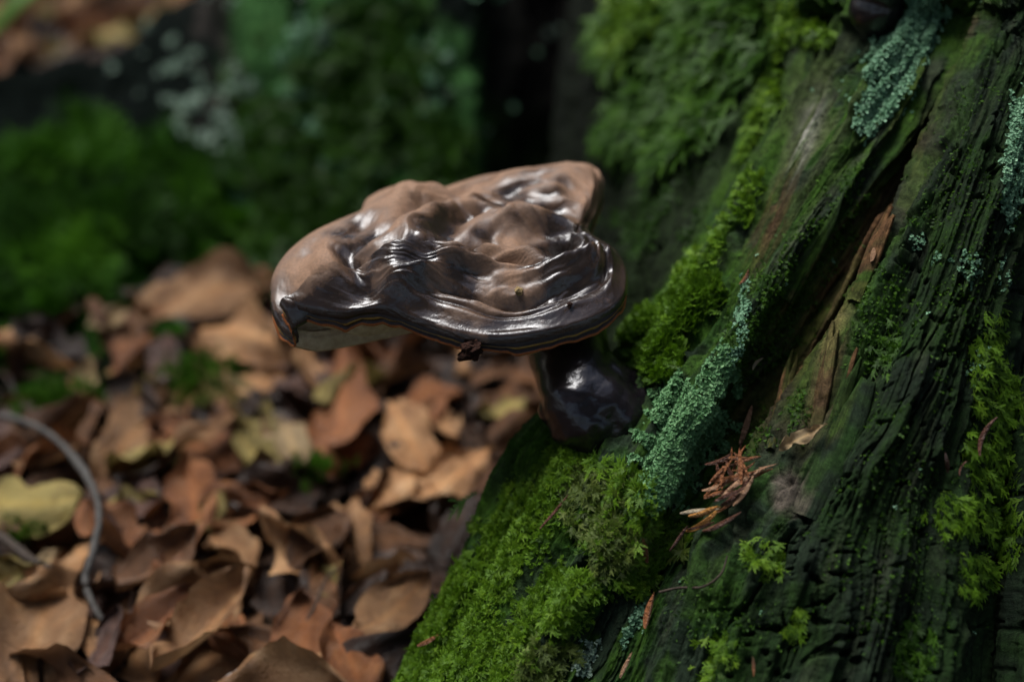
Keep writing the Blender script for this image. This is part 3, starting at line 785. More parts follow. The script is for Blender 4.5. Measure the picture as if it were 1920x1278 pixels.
bxp, byp, _ = proj(np.stack([X, Y, zb + roll * 0.9], -1))
KX, KY = 0.000228, 0.000228 * 1.75        # one photograph pixel on the cap: across, and in depth (foreshortened)
def bumpz(px, py, h, rx, ry):
    return h * np.exp(-(((bxp - px) * KX / rx) ** 2 + ((byp - py) * KY / ry) ** 2))
ring = np.concatenate([np.cos(2 * np.pi * tphi / len(M))[:, None], np.sin(2 * np.pi * tphi / len(M))[:, None]], 1)
w1 = fbm(X * 28 + 7, Y * 28 + 3, 601, 3) - 0.5
w2 = fbm(X * 70 + 1, Y * 70 + 5, 602, 3) - 0.5
di = dist_in + w1 * 0.014 + w2 * 0.003
zone = sstep(0.012, 0.02, dist_in) * sstep(0.02, 0.25, RR)
rid = np.sin(2 * np.pi * di / 0.021 + 0.6)
hgt = 0.0012 * rid * zone * (0.2 + 1.2 * fbm(X * 35, Y * 35, 603, 2))
hgt += 0.0003 * np.sin(2 * np.pi * (di + w2 * 0.006) / 0.0062) * zone * sstep(0.4, 0.7, fbm(X * 45, Y * 45, 604, 2))
hgt += 0.010 * (fbm(X * 22 + 3, Y * 22 + 9, 606, 2) - 0.5) * sstep(0.0, 0.01, dist_in)
hgt += 0.0072 * (fbm(X * 52 + 3, Y * 60 + 9, 607, 2) - 0.5) * zone
hgt += 0.0007 * (fbm(X * 150 + 3, Y * 150 + 9, 608, 2) - 0.5) * zone
def fold(pts, h, w):
    """raised or sunken fold of the crust along a line measured on the photograph"""
    q = catmull(np.array(pts, float), np.linspace(0, len(pts) - 1, 24), 0) * np.array([KX, KY])
    best = np.full(X.shape, 9.0); par = np.zeros(X.shape)
    XX, YY = bxp * KX + w1 * 0.002, byp * KY + w1 * 0.004
    for k in range(len(q) - 1):
        e = q[k + 1] - q[k]; L2 = e @ e
        t = np.clip(((XX - q[k, 0]) * e[0] + (YY - q[k, 1]) * e[1]) / L2, 0, 1)
        dd = np.hypot(XX - q[k, 0] - t * e[0], YY - q[k, 1] - t * e[1])
        m = dd < best; best = np.where(m, dd, best); par = np.where(m, (k + t) / (len(q) - 1), par)
    return h * np.exp(-(best / w) ** 2) * (0.55 + 0.45 * np.sin(np.pi * np.clip(par, 0, 1)))
for q in [([(800,520),(860,492),(910,500),(970,508),(1050,503),(1105,487),(1140,486)], .0058, .0048),      # second front ridge
          ([(790,548),(860,545),(930,552),(1010,552),(1090,535),(1140,512)], -.0056, .0046),                # groove behind the front roll
          ([(860,470),(920,482),(990,488),(1060,482),(1100,470)], -.0056, .0042),
          ([(880,455),(960,466),(1040,462),(1095,455)], .0044, .0042),
          ([(620,466),(680,438),(755,400),(800,372)], .0058, .0062),
          ([(672,468),(720,440),(800,398),(850,376)], -.0062, .0055),
          ([(700,478),(780,432),(850,394),(905,366)], .0060, .0056),
          ([(545,545),(572,492),(640,452),(715,408),(755,384)], -.0062, .0055),
          ([(530,535),(552,484),(625,440),(690,402)], .0042, .0055),
          ([(830,376),(880,362),(940,356),(1000,350)], -.0036, .0050),
          ([(560,520),(590,488),(650,470)], .0030, .0050),
          ([(790,460),(850,422),(900,392)], -.0052, .0050),
          ([(860,448),(905,422),(990,414),(1080,438)], .0062, .0068),
          ([(920,395),(1000,385),(1075,405)], -.0056, .0060),
          ([(650,495),(676,530),(696,560)], -.0050, .0065),
          ([(800,560),(830,590)], -.0022, .0070),
          ([(1040,345),(1075,362),(1092,400)], -.0038, .0055)]:
    hgt += fold(*q)
for dq, hq in ((0.0045, -.0007), (0.0085, .0006), (0.0125, -.0009), (0.0168, .0008)):      # stacked growth steps on the front roll
    hgt += hq * np.exp(-((dist_in + w1 * 0.006 - dq) / 0.0014) ** 2) * 2.0 * (0.15 + 0.85 * sstep(690, 860, bxp))
hgt += 0.0011 * np.sin(2 * np.pi * (di + w1 * 0.008) / 0.0098) * zone * sstep(800, 930, bxp) * (0.3 + fbm(X * 40 + 2, Y * 40, 618, 2))
for q in [(605,514,.0074,.015,.022), (754,516,.0064,.013,.022), (770,470,.0042,.009,.009),
          (850,484,.0040,.009,.009), (1140,500,.003,.010,.012), (1000,428,.003,.016,.010), (1060,340,.004,.018,.014),
          (740,376,.004,.014,.012), (620,440,.003,.016,.014)]:
    hgt += bumpz(*q)
hgt += 0.00016 * np.sin(2 * np.pi * (di + w2 * 0.010 + w1 * 0.004) / 0.0036) * zone * sstep(0.35, 0.7, fbm(X * 70, Y * 70, 616, 2))
Zt = zb + roll + hgt * sstep(0.0, 0.006, dist_in) * (0.25 + 0.75 * sstep(0.0, 0.012, dist_in))
wgt = 1 - sstep(0.08, 0.42, RR)
for _ in range(40):
    Zt = Zt * (1 - wgt) + wgt * 0.25 * (np.roll(Zt, 5, 0) + np.roll(Zt, -5, 0) + 2 * Zt)
top = np.stack([X, Y, Zt], -1)
# the outer edge bulges like a lip
outv = nrmz(E[:, :2] - hub[:2])
lip = 0.0022 * np.exp(-((dist_in - 0.003) / 0.003) ** 2)
top[..., 0] += outv[:, None, 0] * lip; top[..., 1] += outv[:, None, 1] * lip
me = mesh_np('cap', top.reshape(-1, 3), grid_faces(NPHI, NRHO, True)[:, ::-1])
front_dark = sstep(0.0, 0.05, Y - (E[:, 1].min() + 0.028))
lap = Zt - 0.25 * (np.roll(Zt, 6, 0) + np.roll(Zt, -6, 0)) - 0.5 * np.concatenate([Zt[:, 6:], np.repeat(Zt[:, -1:], 6, 1)], 1)
back = sstep(0.015, 0.115, Y - E[:, 1].min() - 0.25 * (X + 0.01))
cav = np.clip(-lap / 0.0016, -1, 1)
dust = 0.08 + 0.42 * back + 1.7 * (fbm(X * 44 + 9, Y * 44, 611, 4) - 0.5) - 0.28 * cav + 0.5 * (fbm(X * 95 + 9, Y * 95, 613, 3) - 0.5) + 0.30 * sstep(0.4, 0.65, fbm(X * 22, Y * 22 + 4, 612, 3)) * (0.4 + 0.6 * back) - 0.55 * np.exp(-(dist_in / 0.016) ** 2) * (1 - back)
dust += 0.85 * np.exp(-(((bxp - 600) / 62) ** 2 + ((byp - 515) / 34) ** 2)) + 0.2 * np.exp(-(((bxp - 1130) / 50) ** 2 + ((byp - 500) / 40) ** 2))
vflt(me, 'dust', np.clip(dust, 0, 1))
vflt(me, 'line', 0.5 + 0.5 * np.sin(2 * np.pi * (di + w2 * 0.006 + w1 * 0.004) / 0.0024) * fbm(X * 60, Y * 60, 615, 2))
base_pt = hit(S, 1190, 790, 3.0, 5)[0]
fungus = empty('bracket_fungus', tuple(base_pt))
tag(fungus, 'large stalked bracket fungus with lacquered wavy dark brown cap growing from the stump', 'mushroom')
cap = link('cap', me, CRUST); under(cap, fungus)
# rim bands under the edge: (in, down) offsets in metres
def band(name, prof, mat, parent, extra=None):
    n = len(prof)
    V_ = np.zeros((NPHI, n, 3))
    wob = (fbm(tphi * 2.2, tphi * 0, 620, 3) - 0.5)
    for k, (i_, dz) in enumerate(prof):
        i_ = i_ if np.ndim(i_) else np.full(NPHI, i_)
        fr = 1 - i_ / Lr[:, 0]
        fr = np.maximum(fr, 0.0)
        V_[:, k, :2] = hub[:2] + (E[:, :2] - hub[:2]) * fr[:, None]
        V_[:, k, 2] = E[:, 2] + dz * (1 + 0.5 * wob)
    me = mesh_np(name, V_.reshape(-1, 3), grid_faces(NPHI, n, True))
    o = link(name, me, mat); under(o, parent)
    return o, V_
RIM_D = mat_simple('rim_dark_maroon', (0.014, 0.006, 0.005), (0.04, 0.017, 0.012), 500, 0.4, 0.5, 0.0003)
RIM_O = mat_simple('rim_rust_orange', (0.24, 0.065, 0.015), (0.38, 0.12, 0.03), 700, 0.6, 0.3, 0.0003)
RIM_Y = mat_simple('rim_yellow_ochre', (0.24, 0.13, 0.025), (0.38, 0.22, 0.05), 700, 0.6, 0.3, 0.0003)
PORE = mat_simple('cream_pore_surface', (0.36, 0.25, 0.14), (0.56, 0.43, 0.27), 300, 0.8, 0.2, 0.0005)
PORE_B = mat_simple('brown_inner_flesh', (0.05, 0.03, 0.018), (0.10, 0.06, 0.035), 600, 0.8, 0.2, 0.0005)
yl = 0.15 + 0.85 * sstep(0.35, 0.6, fbm(tphi * 1.7 + 4, tphi * 0 + 1, 621, 3)) * (tphi < 10)
b1 = 0.0028 + 0.0012 * (fbm(tphi * 3, tphi * 0 + 2, 622, 2) - 0.5)
b2 = b1 + 0.0009 * yl; b3 = b2 + 0.0018; b4 = b3 + 0.0012
band('rim_band', [(0.0, 0.0), (0.0014, -b1 * 0.25), (0.0019, -b1 * 0.55), (0.0008, -b1 * 0.8), (0.0006, -b1)], RIM_D, cap)
band('yellow_growth_line', [(0.0006, -b1), (0.0001, -(b1 + b2) / 2), (0.0006, -b2)], RIM_Y, cap)
band('rim_band', [(0.0006, -b2), (0.0016, -b2 - 0.0004), (0.0016, -b2 - 0.0010), (0.0004, -b3)], RIM_D, cap)
band('orange_growth_line', [(0.0004, -b3), (-0.0004, -(b3 + b4) / 2), (0.0004, -b4)], RIM_O, cap)
drp = np.zeros(NPHI)
pxE, pyE, _ = proj(E)
drp = 0.0006 + 0.0030 * np.exp(-((pxE - 580) / 90) ** 2)
for _ in range(60): drp = 0.25 * np.roll(drp, 1) + 0.5 * drp + 0.25 * np.roll(drp, -1)
L0 = Lr[:, 0]
wv = 0.0012 * (fbm(tphi * 1.3, tphi * 0 + 5, 623, 3) - 0.5)
pp = [(0.0004, -b4), (0.0022, -b4 - 0.0010), (0.006, -b4 - 0.0014 - 0.5 * drp), (0.010, -b4 - 0.0016 - 0.85 * drp + wv), (0.015, -b4 - 0.0016 - drp + wv), (0.021, -b4 - 0.0016 - 1.05 * drp),
      (0.030, -b4 - 0.0016 - drp), (L0 * 0.55, -0.007 - 0.5 * drp), (L0 * 0.75, -0.008 - 0.2 * drp), (L0 * 0.9, -0.010), (L0 * 1.0, -0.012)]
pp = [(np.minimum(i_, L0 * (0.1 + 0.05 * k)) if k < 7 else i_, d_) for k, (i_, d_) in enumerate(pp)]
pore, PV = band('pore_surface', pp, PORE, cap)

# stem: swollen joints fused into one skin
def fused(name, balls, voxel, smooth_it, mat, parent=None, squash=None):
    import bmesh
    bm = bmesh.new()
    for c, r in balls:
        bmesh.ops.create_icosphere(bm, subdivisions=3, radius=r, matrix=Matrix.Translation(Vector(c)))
    me = bpy.data.meshes.new(name); bm.to_mesh(me); bm.free()
    o = bpy.data.objects.new(name, me); COL.objects.link(o)
    a = o.modifiers.new('r', 'REMESH'); a.mode = 'VOXEL'; a.voxel_size = voxel
    b = o.modifiers.new('s', 'SMOOTH'); b.iterations = smooth_it; b.factor = 0.5
    dg = bpy.context.evaluated_depsgraph_get(); dg.update()
    m2 = bpy.data.meshes.new_from_object(o.evaluated_get(dg))
    bpy.data.objects.remove(o); bpy.data.meshes.remove(me)
    m2.name = name
    for p in m2.polygons: p.use_smooth = True
    return m2
def path_balls(pts, step=0.004):
    out = []
    pts = [(P(a, b, d), r) for a, b, d, r in pts]
    for (p, r), (q, s) in zip(pts[:-1], pts[1:]):
        n = max(2, int(np.linalg.norm(q - p) / step))
        for i in range(n):
            t = i / n; out.append((p * (1 - t) + q * t, r * (1 - t) + s * t))
    out.append(pts[-1])
    return out
balls = path_balls([(1052,600,.665,.023), (1062,650,.652,.0195), (1078,700,.638,.0180), (1088,750,.630,.0176), (1100,785,.629,.0160), (1108,820,.631,.0120), (1114,852,.635,.006)])
balls += path_balls([(1085,730,.632,.017), (1122,755,.628,.0150), (1160,775,.629,.0130), (1195,785,.634,.0100), (1225,800,.643,.009)])
balls += path_balls([(1140,725,.636,.013), (1190,742,.641,.009), (1235,750,.650,.007)])
balls += path_balls([(1150,770,.630,.010), (1205,752,.634,.0085), (1232,742,.640,.006)])
balls += [(P(1218,775,.634), .0060), (P(1196,800,.634), .0065), (P(1120,700,.640), .012), (P(1070,800,.631), .010)]
balls += [(P(1042,768,.634), .0085), (P(1178,805,.630), .0078), (P(1208,768,.630), .0062), (P(1150,805,.627), .0095), (P(1170,780,.624), .006)]
sm = fused('stem', balls, 0.0011, 7, None)
cs = np.empty(len(sm.vertices) * 3, np.float32); sm.vertices.foreach_get('co', cs); cs = cs.reshape(-1, 3)
ns_ = np.empty(len(sm.vertices) * 3, np.float32); sm.vertices.foreach_get('normal', ns_); ns_ = ns_.reshape(-1, 3)
cs = cs + ns_ * (0.0030 * (fbm(cs[:, 0] * 70 + cs[:, 1] * 30, cs[:, 2] * 70 + cs[:, 1] * 40, 650, 3) - 0.5))[:, None]
sm.vertices.foreach_set('co', cs.astype(np.float32).ravel()); sm.update()
STEM = mat_simple('black_lacquered_stem', (0.004, 0.0035, 0.005), (0.013, 0.010, 0.012), 120, 0.22, 0.6, 0.0008)
stem = link('stem', sm, STEM); under(stem, fungus)
# crumbs and specks lying on the cap
def pebble(name, centre, r, stretch, mat, seed, label, cat, amp=0.45):
    import bmesh
    bm = bmesh.new(); bmesh.ops.create_icosphere(bm, subdivisions=3, radius=1)
    co = np.array([v.co[:] for v in bm.verts])
    k = 1 + amp * (fbm(co[:, 0] * 2.3 + seed, co[:, 1] * 2.3 + co[:, 2] * 1.7, 700 + seed, 3) - 0.5) * 2
    for v, f in zip(bm.verts, k): v.co = v.co * f
    me = bpy.data.meshes.new(name); bm.to_mesh(me); bm.free()
    o = link(name, me, mat); o.location = centre; o.scale = (r * stretch[0], r * stretch[1], r * stretch[2])
    o.rotation_euler = (0.3 * seed, 0.2 * seed, 0.7 * seed)
    return tag(o, label, cat)
CLOD = mat_simple('reddish_soil_crumb', (0.03, 0.012, 0.008), (0.09, 0.035, 0.02), 3, 0.9, 0.2, 0.1)
HUSK = mat_simple('yellow_seed_husk', (0.55, 0.36, 0.14), (0.78, 0.58, 0.28), 3, 0.7, 0.3, 0.05)
def near_cap(px, py):
    ax_, ay_, ad_ = proj(top)
    k = np.unravel_index(np.argmin((ax_ - px) ** 2 + (ay_ - py) ** 2 + 1e5 * np.maximum(0, ad_ - ad_.min() - 0.09)), ax_.shape)
    return top[k]
kf = np.argmin(np.abs(pxE - 882) + 1e3 * (np.arange(NPHI) > NPHI * 0.5))
q = E[kf] + np.array([0, -0.0006, -0.0052])
pebble('soil_crumb', tuple(q), 0.0046, (1.7, 0.8, 0.85), CLOD, 3, 'reddish brown crumb of soil stuck under the front rim of the fungus cap', 'soil crumb', 0.9)
q = near_cap(974, 552)
pebble('seed_husk', (q[0], q[1], q[2] + 0.0016), 0.0026, (1.5, 0.7, 0.6), HUSK, 2, 'tiny yellow seed husk lying on the fungus cap', 'seed husk', 0.6)
q = near_cap(1070, 574)
pebble('bark_speck', (q[0], q[1], q[2] + 0.0006), 0.0013, (1.0, 0.8, 0.9), CLOD, 5, 'tiny dark red bark speck on the front roll of the fungus cap', 'bark speck', 0.7)

# second young fungus high on the stump, cut by the frame
q, nq = hit(S, 1625, 20, 4.5, 5.9)
bl = [(q + nq * 0.006 + np.array([0, 0, 0.0]), .013), (q + nq * 0.004 + np.array([0.001, 0, 0.014]), .014), (q + nq * 0.006 + np.array([0.003, 0, 0.03]), .016), (q + nq * 0.001 + np.array([0, 0, -0.006]), .010)]
o = link('young_fungus', fused('young_fungus', bl, 0.0014, 8, None), STEM)
tag(o, 'rounded black young bracket fungus bud beside the upper lichen strip', 'mushroom')

# ------------------------------------------------------------------ leaf litter
TAN = mat_leaf('tan_dry_leaf', (0.29, 0.150, 0.066), (0.45, 0.27, 0.135), (0.14, 0.066, 0.028))
RUST = mat_leaf('rust_leaf', (0.20, 0.076, 0.028), (0.31, 0.135, 0.055), (0.08, 0.030, 0.012), 0.45)
BROWN = mat_leaf('brown_leaf', (0.115, 0.052, 0.022), (0.19, 0.095, 0.045), (0.045, 0.019, 0.009), 0.45)
DARK = mat_leaf('dark_wet_leaf', (0.028, 0.013, 0.007), (0.060, 0.030, 0.017), (0.012, 0.006, 0.004), 0.35, 0.5)
OLIVE = mat_leaf('olive_yellow_leaf', (0.23, 0.18, 0.055), (0.33, 0.26, 0.09), (0.12, 0.085, 0.03))
PALE = mat_leaf('pale_straw_leaf', (0.38, 0.27, 0.14), (0.50, 0.38, 0.21), (0.22, 0.14, 0.07))
PURP = mat_leaf('purplish_brown_leaf', (0.085, 0.042, 0.030), (0.15, 0.080, 0.062), (0.04, 0.018, 0.013), 0.4, 0.5)

def leaf_mesh(seed, width=0.30, curl=0.6, fold=0.35, twist=0.3, edge=0.05, tear=0.08, nt=20, ns=10, roll=0.0):
    r = random.Random(seed)
    t = np.linspace(0, 1, nt)[:, None]; s = np.linspace(-1, 1, ns + 1)[None, :]
    w = width * np.sin(np.pi * t ** 0.82) ** 0.72 * (1 + tear * 2 * (vn(t * 6 + seed, s * 0 + np.sign(s) * 3, seed) - 0.5)) + 0.006
    w = w * (1 - tear * 1.5 * sstep(0.72, 0.9, vn(t * 7 + seed * 1.3, np.sign(s) * 2 + seed, seed + 5)) * np.abs(s))
    x = s * w; y = t + 0 * s
    ph = (t * 7.5 - np.abs(s) * 1.5)
    cor = np.abs(((ph % 1) - 0.5)) * 2
    z = 0.024 * (cor - 0.5) * np.clip(w / width, 0, 1) * (1 - np.abs(s) * 0.3)
    z = z + np.abs(x) * fold + edge * np.abs(s) ** 2 * (vn(t * 4 + seed, s * 1.5 + 9, seed + 2) - 0.5) * 2
    z = z + 0.05 * (vn(t * 2.3 + seed, s * 1.2, seed + 3) - 0.5)
    if roll:                                                   # sides rolled up across the width
        a = x / max(width, 0.01) * roll
        z = z + (1 - np.cos(a)) * width / max(abs(roll), 0.2); x = np.sin(a) * width / max(abs(roll), 0.2)
    tw = (t - 0.5) * twist
    x, z = x * np.cos(tw) - z * np.sin(tw), x * np.sin(tw) + z * np.cos(tw)
    a = (t - 0.5) * curl                                        # bend along the midrib
    if abs(curl) > 1e-3:
        R_ = 1 / curl
        y2 = (R_ - z) * np.sin(a) + 0.5; z2 = R_ - (R_ - z) * np.cos(a)
        y, z = y2, z2
    v = np.stack([x + 0 * y, y, z], -1).reshape(-1, 3)
    f = grid_faces(nt, ns + 1)
    me = mesh_np('leaf', v, f)
    vein = np.clip((cor - 0.72) / 0.28, 0, 1) * 0.7 + np.exp(-(s / 0.06) ** 2)
    vflt(me, 'vein', np.clip(vein + 0 * t, 0, 1))
    return me
def place_leaf(me, mat, p0, p1, up=(0, 0, 1), name='fallen_leaf'):
    p0, p1 = Vector(p0), Vector(p1)
    y = p1 - p0; L = y.length; y.normalize()
    z = Vector(up); z = (z - y * z.dot(y)).normalized(); x = y.cross(z)
    o = link(name, me, mat)
    M_ = Matrix((x, y, z)).transposed().to_4x4()
    o.matrix_world = Matrix.Translation(p0) @ M_ @ Matrix.Scale(L, 4)
    return o
# (base x, y, z), (tip x, y, z), width, curl, fold, roll, side lean, material, label
KEY = [
 ((262,585,.035),(500,520,.045),.42,-.5,.1,0,.25,TAN,'broad light tan leaf on top of the litter by the background root'),
 ((585,655,.030),(330,600,.034),.26,-.6,-.2,0,.5,TAN,'long pinkish tan leaf with wavy edge lying under the left end of the fungus cap'),
 ((300,600,.03),(236,556,.04),.40,.4,.2,0,-.6,RUST,'orange brown leaf leaning against the broad light tan leaf'),
 ((235,585,.02),(160,625,.022),.28,.6,.3,0,.2,PALE,'greyish pale curled leaf at the foot of the mossy background root'),
 ((160,765,.01),(172,668,.035),.34,.3,.3,0,.9,PALE,'small pale straw leaf standing upright in the litter'),
 ((300,745,.02),(322,640,.02),.26,.5,.5,0,.2,PURP,'narrow grey brown leaf below the long pinkish leaf'),
 ((330,735,.03),(180,880,.02),.40,-.5,.15,0,.2,TAN,'large tan leaf with ribbed blade beside the bent grey twig'),
 ((320,860,.03),(450,775,.04),.20,.2,.9,0,.3,TAN,'folded narrow tan leaf pointing at the fungus'),
 ((-60,880,.02),(96,840,.02),.36,-.4,.1,0,.2,TAN,'tan leaf above the olive yellow leaf'),
 ((-70,950,.03),(170,940,.04),.34,.5,.1,0,.35,OLIVE,'olive yellow leaf with spotted blade next to the bent grey twig'),
 ((520,900,.02),(440,815,.03),.40,.5,.3,0,.3,OLIVE,'small olive leaf with curled tip amid brown leaves'),
 ((560,870,.02),(530,780,.02),.34,-.4,.3,0,.3,PALE,'straw coloured leaf scrap below the cap'),
 ((630,870,.03),(650,665,.035),.25,.5,-.3,0,.3,RUST,'long reddish tan leaf standing in the litter under the cap'),
 ((800,880,.03),(722,735,.04),.28,-.4,.25,0,.2,TAN,'orange tan leaf with dark torn edge'),
 ((770,950,.025),(925,850,.03),.30,.5,.25,0,.4,TAN,'tan leaf with arched edge lying by the mossy stump root'),
 ((660,940,.02),(750,970,.02),.34,.6,.4,0,.3,RUST,'curled reddish leaf under the arched tan leaf'),
 ((740,750,.03),(880,715,.03),.30,-.8,0,0,.2,RUST,'rounded orange brown leaf deep below the cap'),
 ((860,830,.03),(800,765,.03),.32,.5,.3,0,.3,TAN,'tan torn leaf next to the orange tan one'),
 ((880,720,.03),(960,690,.03),.30,.4,.2,0,.2,BROWN,'brown leaf in the shade behind the fungus stem'),
 ((985,760,.025),(880,790,.03),.26,.6,.4,0,.2,OLIVE,'yellowish leaf scrap near the stump and the fungus stem'),
 ((215,1130,.03),(375,990,.04),.34,.7,.3,0,.3,BROWN,'large brown leaf with raised wavy side'),
 ((30,1300,.03),(120,1050,.035),.34,-.6,.2,0,.2,TAN,'pleated tan leaf with strong side veins at the twig end'),
 ((215,1240,.03),(375,1110,.04),.30,.6,.7,0,.1,RUST,'rust orange folded leaf with pale edge'),
 ((285,1290,.03),(480,1085,.04),.24,.5,.7,0,.25,TAN,'tan folded leaf with a pale torn tip'),
 ((535,1065,.03),(650,945,.04),.32,-.5,.3,0,.3,BROWN,'tan brown leaf curling over its neighbour'),
 ((690,1320,.03),(620,1150,.045),.36,-.6,.2,0,.2,RUST,'rusty leaf with a light worn patch'),
 ((660,1210,.03),(815,1080,.04),.36,.8,.2,0,.2,TAN,'crumpled pinkish tan leaf with pale ragged edges near the stump root'),
 ((560,1080,.02),(690,1130,.02),.32,.5,.3,0,.2,OLIVE,'dull grey green leaf scrap under the crumpled leaf'),
 ((245,990,.025),(285,890,.03),.34,.4,.4,0,.2,PURP,'purplish leaf with tan flank'),
 ((70,1065,.02),(120,1030,.03),.38,.8,.4,0,.2,PALE,'small pale yellow curled leaf scrap beside the dark twig'),
 ((370,1000,.02),(420,920,.03),.36,.5,.2,0,.3,OLIVE,'dull olive leaf half hidden between brown leaves'),
 ((150,1290,.03),(230,1150,.03),.30,.6,.2,0,.2,PURP,'shiny purplish brown leaf beside the pleated leaf'),
 ((540,1230,.02),(430,1180,.03),.30,.5,.5,0,.2,BROWN,'curled brown leaf in the low hollow of the litter'),
 ((640,1010,.02),(820,1010,.025),.26,-.5,.1,0,.1,BROWN,'flat dark brown leaf below the arched tan leaf'),
 ((420,740,.02),(540,700,.025),.34,.5,.3,0,.2,TAN,'tan leaf in the shade right behind the narrow folded leaf'),
 ((520,700,.02),(620,740,.03),.34,-.5,.2,0,.1,PURP,'greyish purple leaf below the fungus cap'),
]
for i, (a, b, wd, cu, fo, ro, lean, mt, lb) in enumerate(KEY):
    p0, p1 = PZ(*a), PZ(*b)
    me = leaf_mesh(100 + i, wd * 0.74, cu * 1.9, fo * 1.2, random.uniform(-.9, .9), 0.20, 0.16, roll=ro)
    # broad faces lean a little towards the camera side
    sx = random.choice((-1, 1)) * lean * 0.6
    o = place_leaf(me, mt, p0, p1, (sx, -lean, 1))
    tag(o, lb, 'leaf', 'fallen leaves on the forest floor')

def where(px, py):
    if py < 640: return 'in the deep litter at the foot of the background root' if px < 480 else 'under the fungus cap near the background stump'
    if px < 200: return 'under the bent grey twig' if py < 1090 else 'by the pleated leaf and the twig end'
    if px > 760: return 'against the mossy stump root' if py > 830 else 'in the shade behind the fungus stem'
    if py < 800: return 'below the fungus cap' if px > 460 else 'around the narrow grey brown leaf'
    if py < 960: return 'between the long reddish leaf and the arched tan leaf' if px > 560 else 'between the olive yellow leaf and the small olive leaf'
    if py < 1120: return 'around the flat dark brown leaf' if px > 480 else 'around the large brown leaf with the raised side'
    return 'beside the rusty leaf and the crumpled leaf' if px > 520 else 'beside the rust orange folded leaf'
kinds = [(BROWN, 'brown dry leaf lying among the other fallen leaves'), (DARK, 'dark wet leaf lying low among the other fallen leaves'),
         (RUST, 'rust coloured leaf lying among the other fallen leaves'), (TAN, 'plain tan leaf lying among the other fallen leaves'),
         (PURP, 'purplish brown leaf lying among the other fallen leaves'), (OLIVE, 'dull olive leaf lying among the other fallen leaves')]
variants = [leaf_mesh(300 + k, random.uniform(.19, .27), random.uniform(-2.0, 2.0), random.uniform(-.4, .9), random.uniform(-1.1, 1.1), .22, .16, 16, 8) for k in range(14)]
vm = {}
n_ok = 0
sp_ = np.stack([S.px.ravel(), S.py.ravel()], 1)
while n_ok < 190:
    px, py = random.uniform(-60, 1040), random.uniform(500, 1330)
    if px > 1010 - (py - 800) * 0.56 and py > 780: continue
    if py < 640 - px * 0.34 and px < 420: continue
    if px > 420 and py < 500: continue
    kz = random.random()
    z = 0.004 + 0.026 * kz
    c = PZ(px, py, z)
    k = random.choices(range(6), (3, 4, 4, 3.6, 1.5, 1.0) if kz > 0.45 else (3, 11, 1.5, .2, 1.5, .2))[0]
    vi = random.randrange(14)
    key = (vi, k)
    if key not in vm:
        m2 = variants[vi].copy(); m2.materials.clear(); m2.materials.append(kinds[k][0]); vm[key] = m2
    an = random.uniform(0, 2 * math.pi); L = random.uniform(0.045, 0.080)
    tl = random.gauss(0, 0.35)
    dv = np.array([math.cos(an), math.sin(an), 0.35 * random.gauss(0, 1) * 0.6]) * L / 2
    o = place_leaf(vm[key], None, c - dv, c + dv, (random.gauss(0, .7), random.gauss(-.25, .7), 1))
    sh = 'curled' if vi % 3 == 0 else ('folded' if vi % 3 == 1 else 'flat')
    tag(o, '%s %s leaf %s' % (sh, ('brown', 'dark wet', 'rust coloured', 'plain tan', 'purplish brown', 'dull olive')[k], where(px, py)), 'leaf', 'fallen leaves on the forest floor')
    n_ok += 1
# litter beyond the root, seen over it
n_ok = 0
while n_ok < 60:
    px, py = random.uniform(-40, 400), random.uniform(-30, 150)
    if py > 150 - px * 0.36: continue
    c = PZ(px, py, random.uniform(0.0, 0.03))
    k = random.choices(range(6), (3, 1, 4, 5, 1, 1))[0]; vi = random.randrange(14); key = (vi, k)
    if key not in vm:
        m2 = variants[vi].copy(); m2.materials.clear(); m2.materials.append(kinds[k][0]); vm[key] = m2
    an = random.uniform(0, 2 * math.pi); L = random.uniform(0.04, 0.07)
    dv = np.array([math.cos(an), math.sin(an), 0.3 * random.gauss(0, 1)]) * L / 2
    o = place_leaf(vm[key], None, c - dv, c + dv, (random.gauss(0, .4), random.gauss(-.3, .4), 1))
    tag(o, kinds[k][1].replace('lying among the other fallen leaves', 'beyond the mossy background root').replace('lying low among the other fallen leaves', 'beyond the mossy background root'), 'leaf', 'fallen leaves beyond the background root')
    n_ok += 1
# the unseen and under layers of litter: one mass
def litter_mass():
    vts, fcs, off, vn_ = [], [], 0, []
    lo = [leaf_mesh(400 + k, random.uniform(.26, .38), random.uniform(-1, 1), random.uniform(-.2, .5), .4, .1, .1, 7, 4) for k in range(6)]
    data = []
    for m in lo:
        a = np.empty(len(m.vertices) * 3, np.float32); m.vertices.foreach_get('co', a); data.append(a.reshape(-1, 3))
    fc = grid_faces(7, 5)
    for i in range(2600):
        if i < 1300: x, y = random.uniform(-0.75, 0.35), random.uniform(0.2, 1.9)
        else: x, y = random.gauss(-0.3, 1.0), random.gauss(0.7, 1.1)
        an = random.uniform(0, 6.28); L = random.uniform(.04, .07)
        yv = Vector((math.cos(an), math.sin(an), random.gauss(0, .2))).normalized()
        zv = Vector((random.gauss(0, .3), random.gauss(0, .3), 1)); zv = (zv - yv * zv.dot(yv)).normalized()
        Mx = np.array(Matrix((yv.cross(zv), yv, zv)))
        v = (data[i % 6] - np.array([0, .5, 0])) @ Mx * L + np.array([x, y, random.uniform(-0.004, 0.006)])
        vts.append(v); fcs.append(fc + off); off += len(v)
    me = mesh_np('leaf_litter', np.concatenate(vts), np.concatenate(fcs))
    vflt(me, 'vein', np.zeros(off))
    return me
LITT = mat_simple('rotting_leaf_litter', (0.010, 0.006, 0.004), (0.055, 0.027, 0.014), 22, 0.6, 0.35, 0.001)
o = link('leaf_litter', litter_mass(), LITT)
tag(o, 'dark rotting leaf litter covering the soil under the fallen leaves', 'leaf litter', kind='stuff')

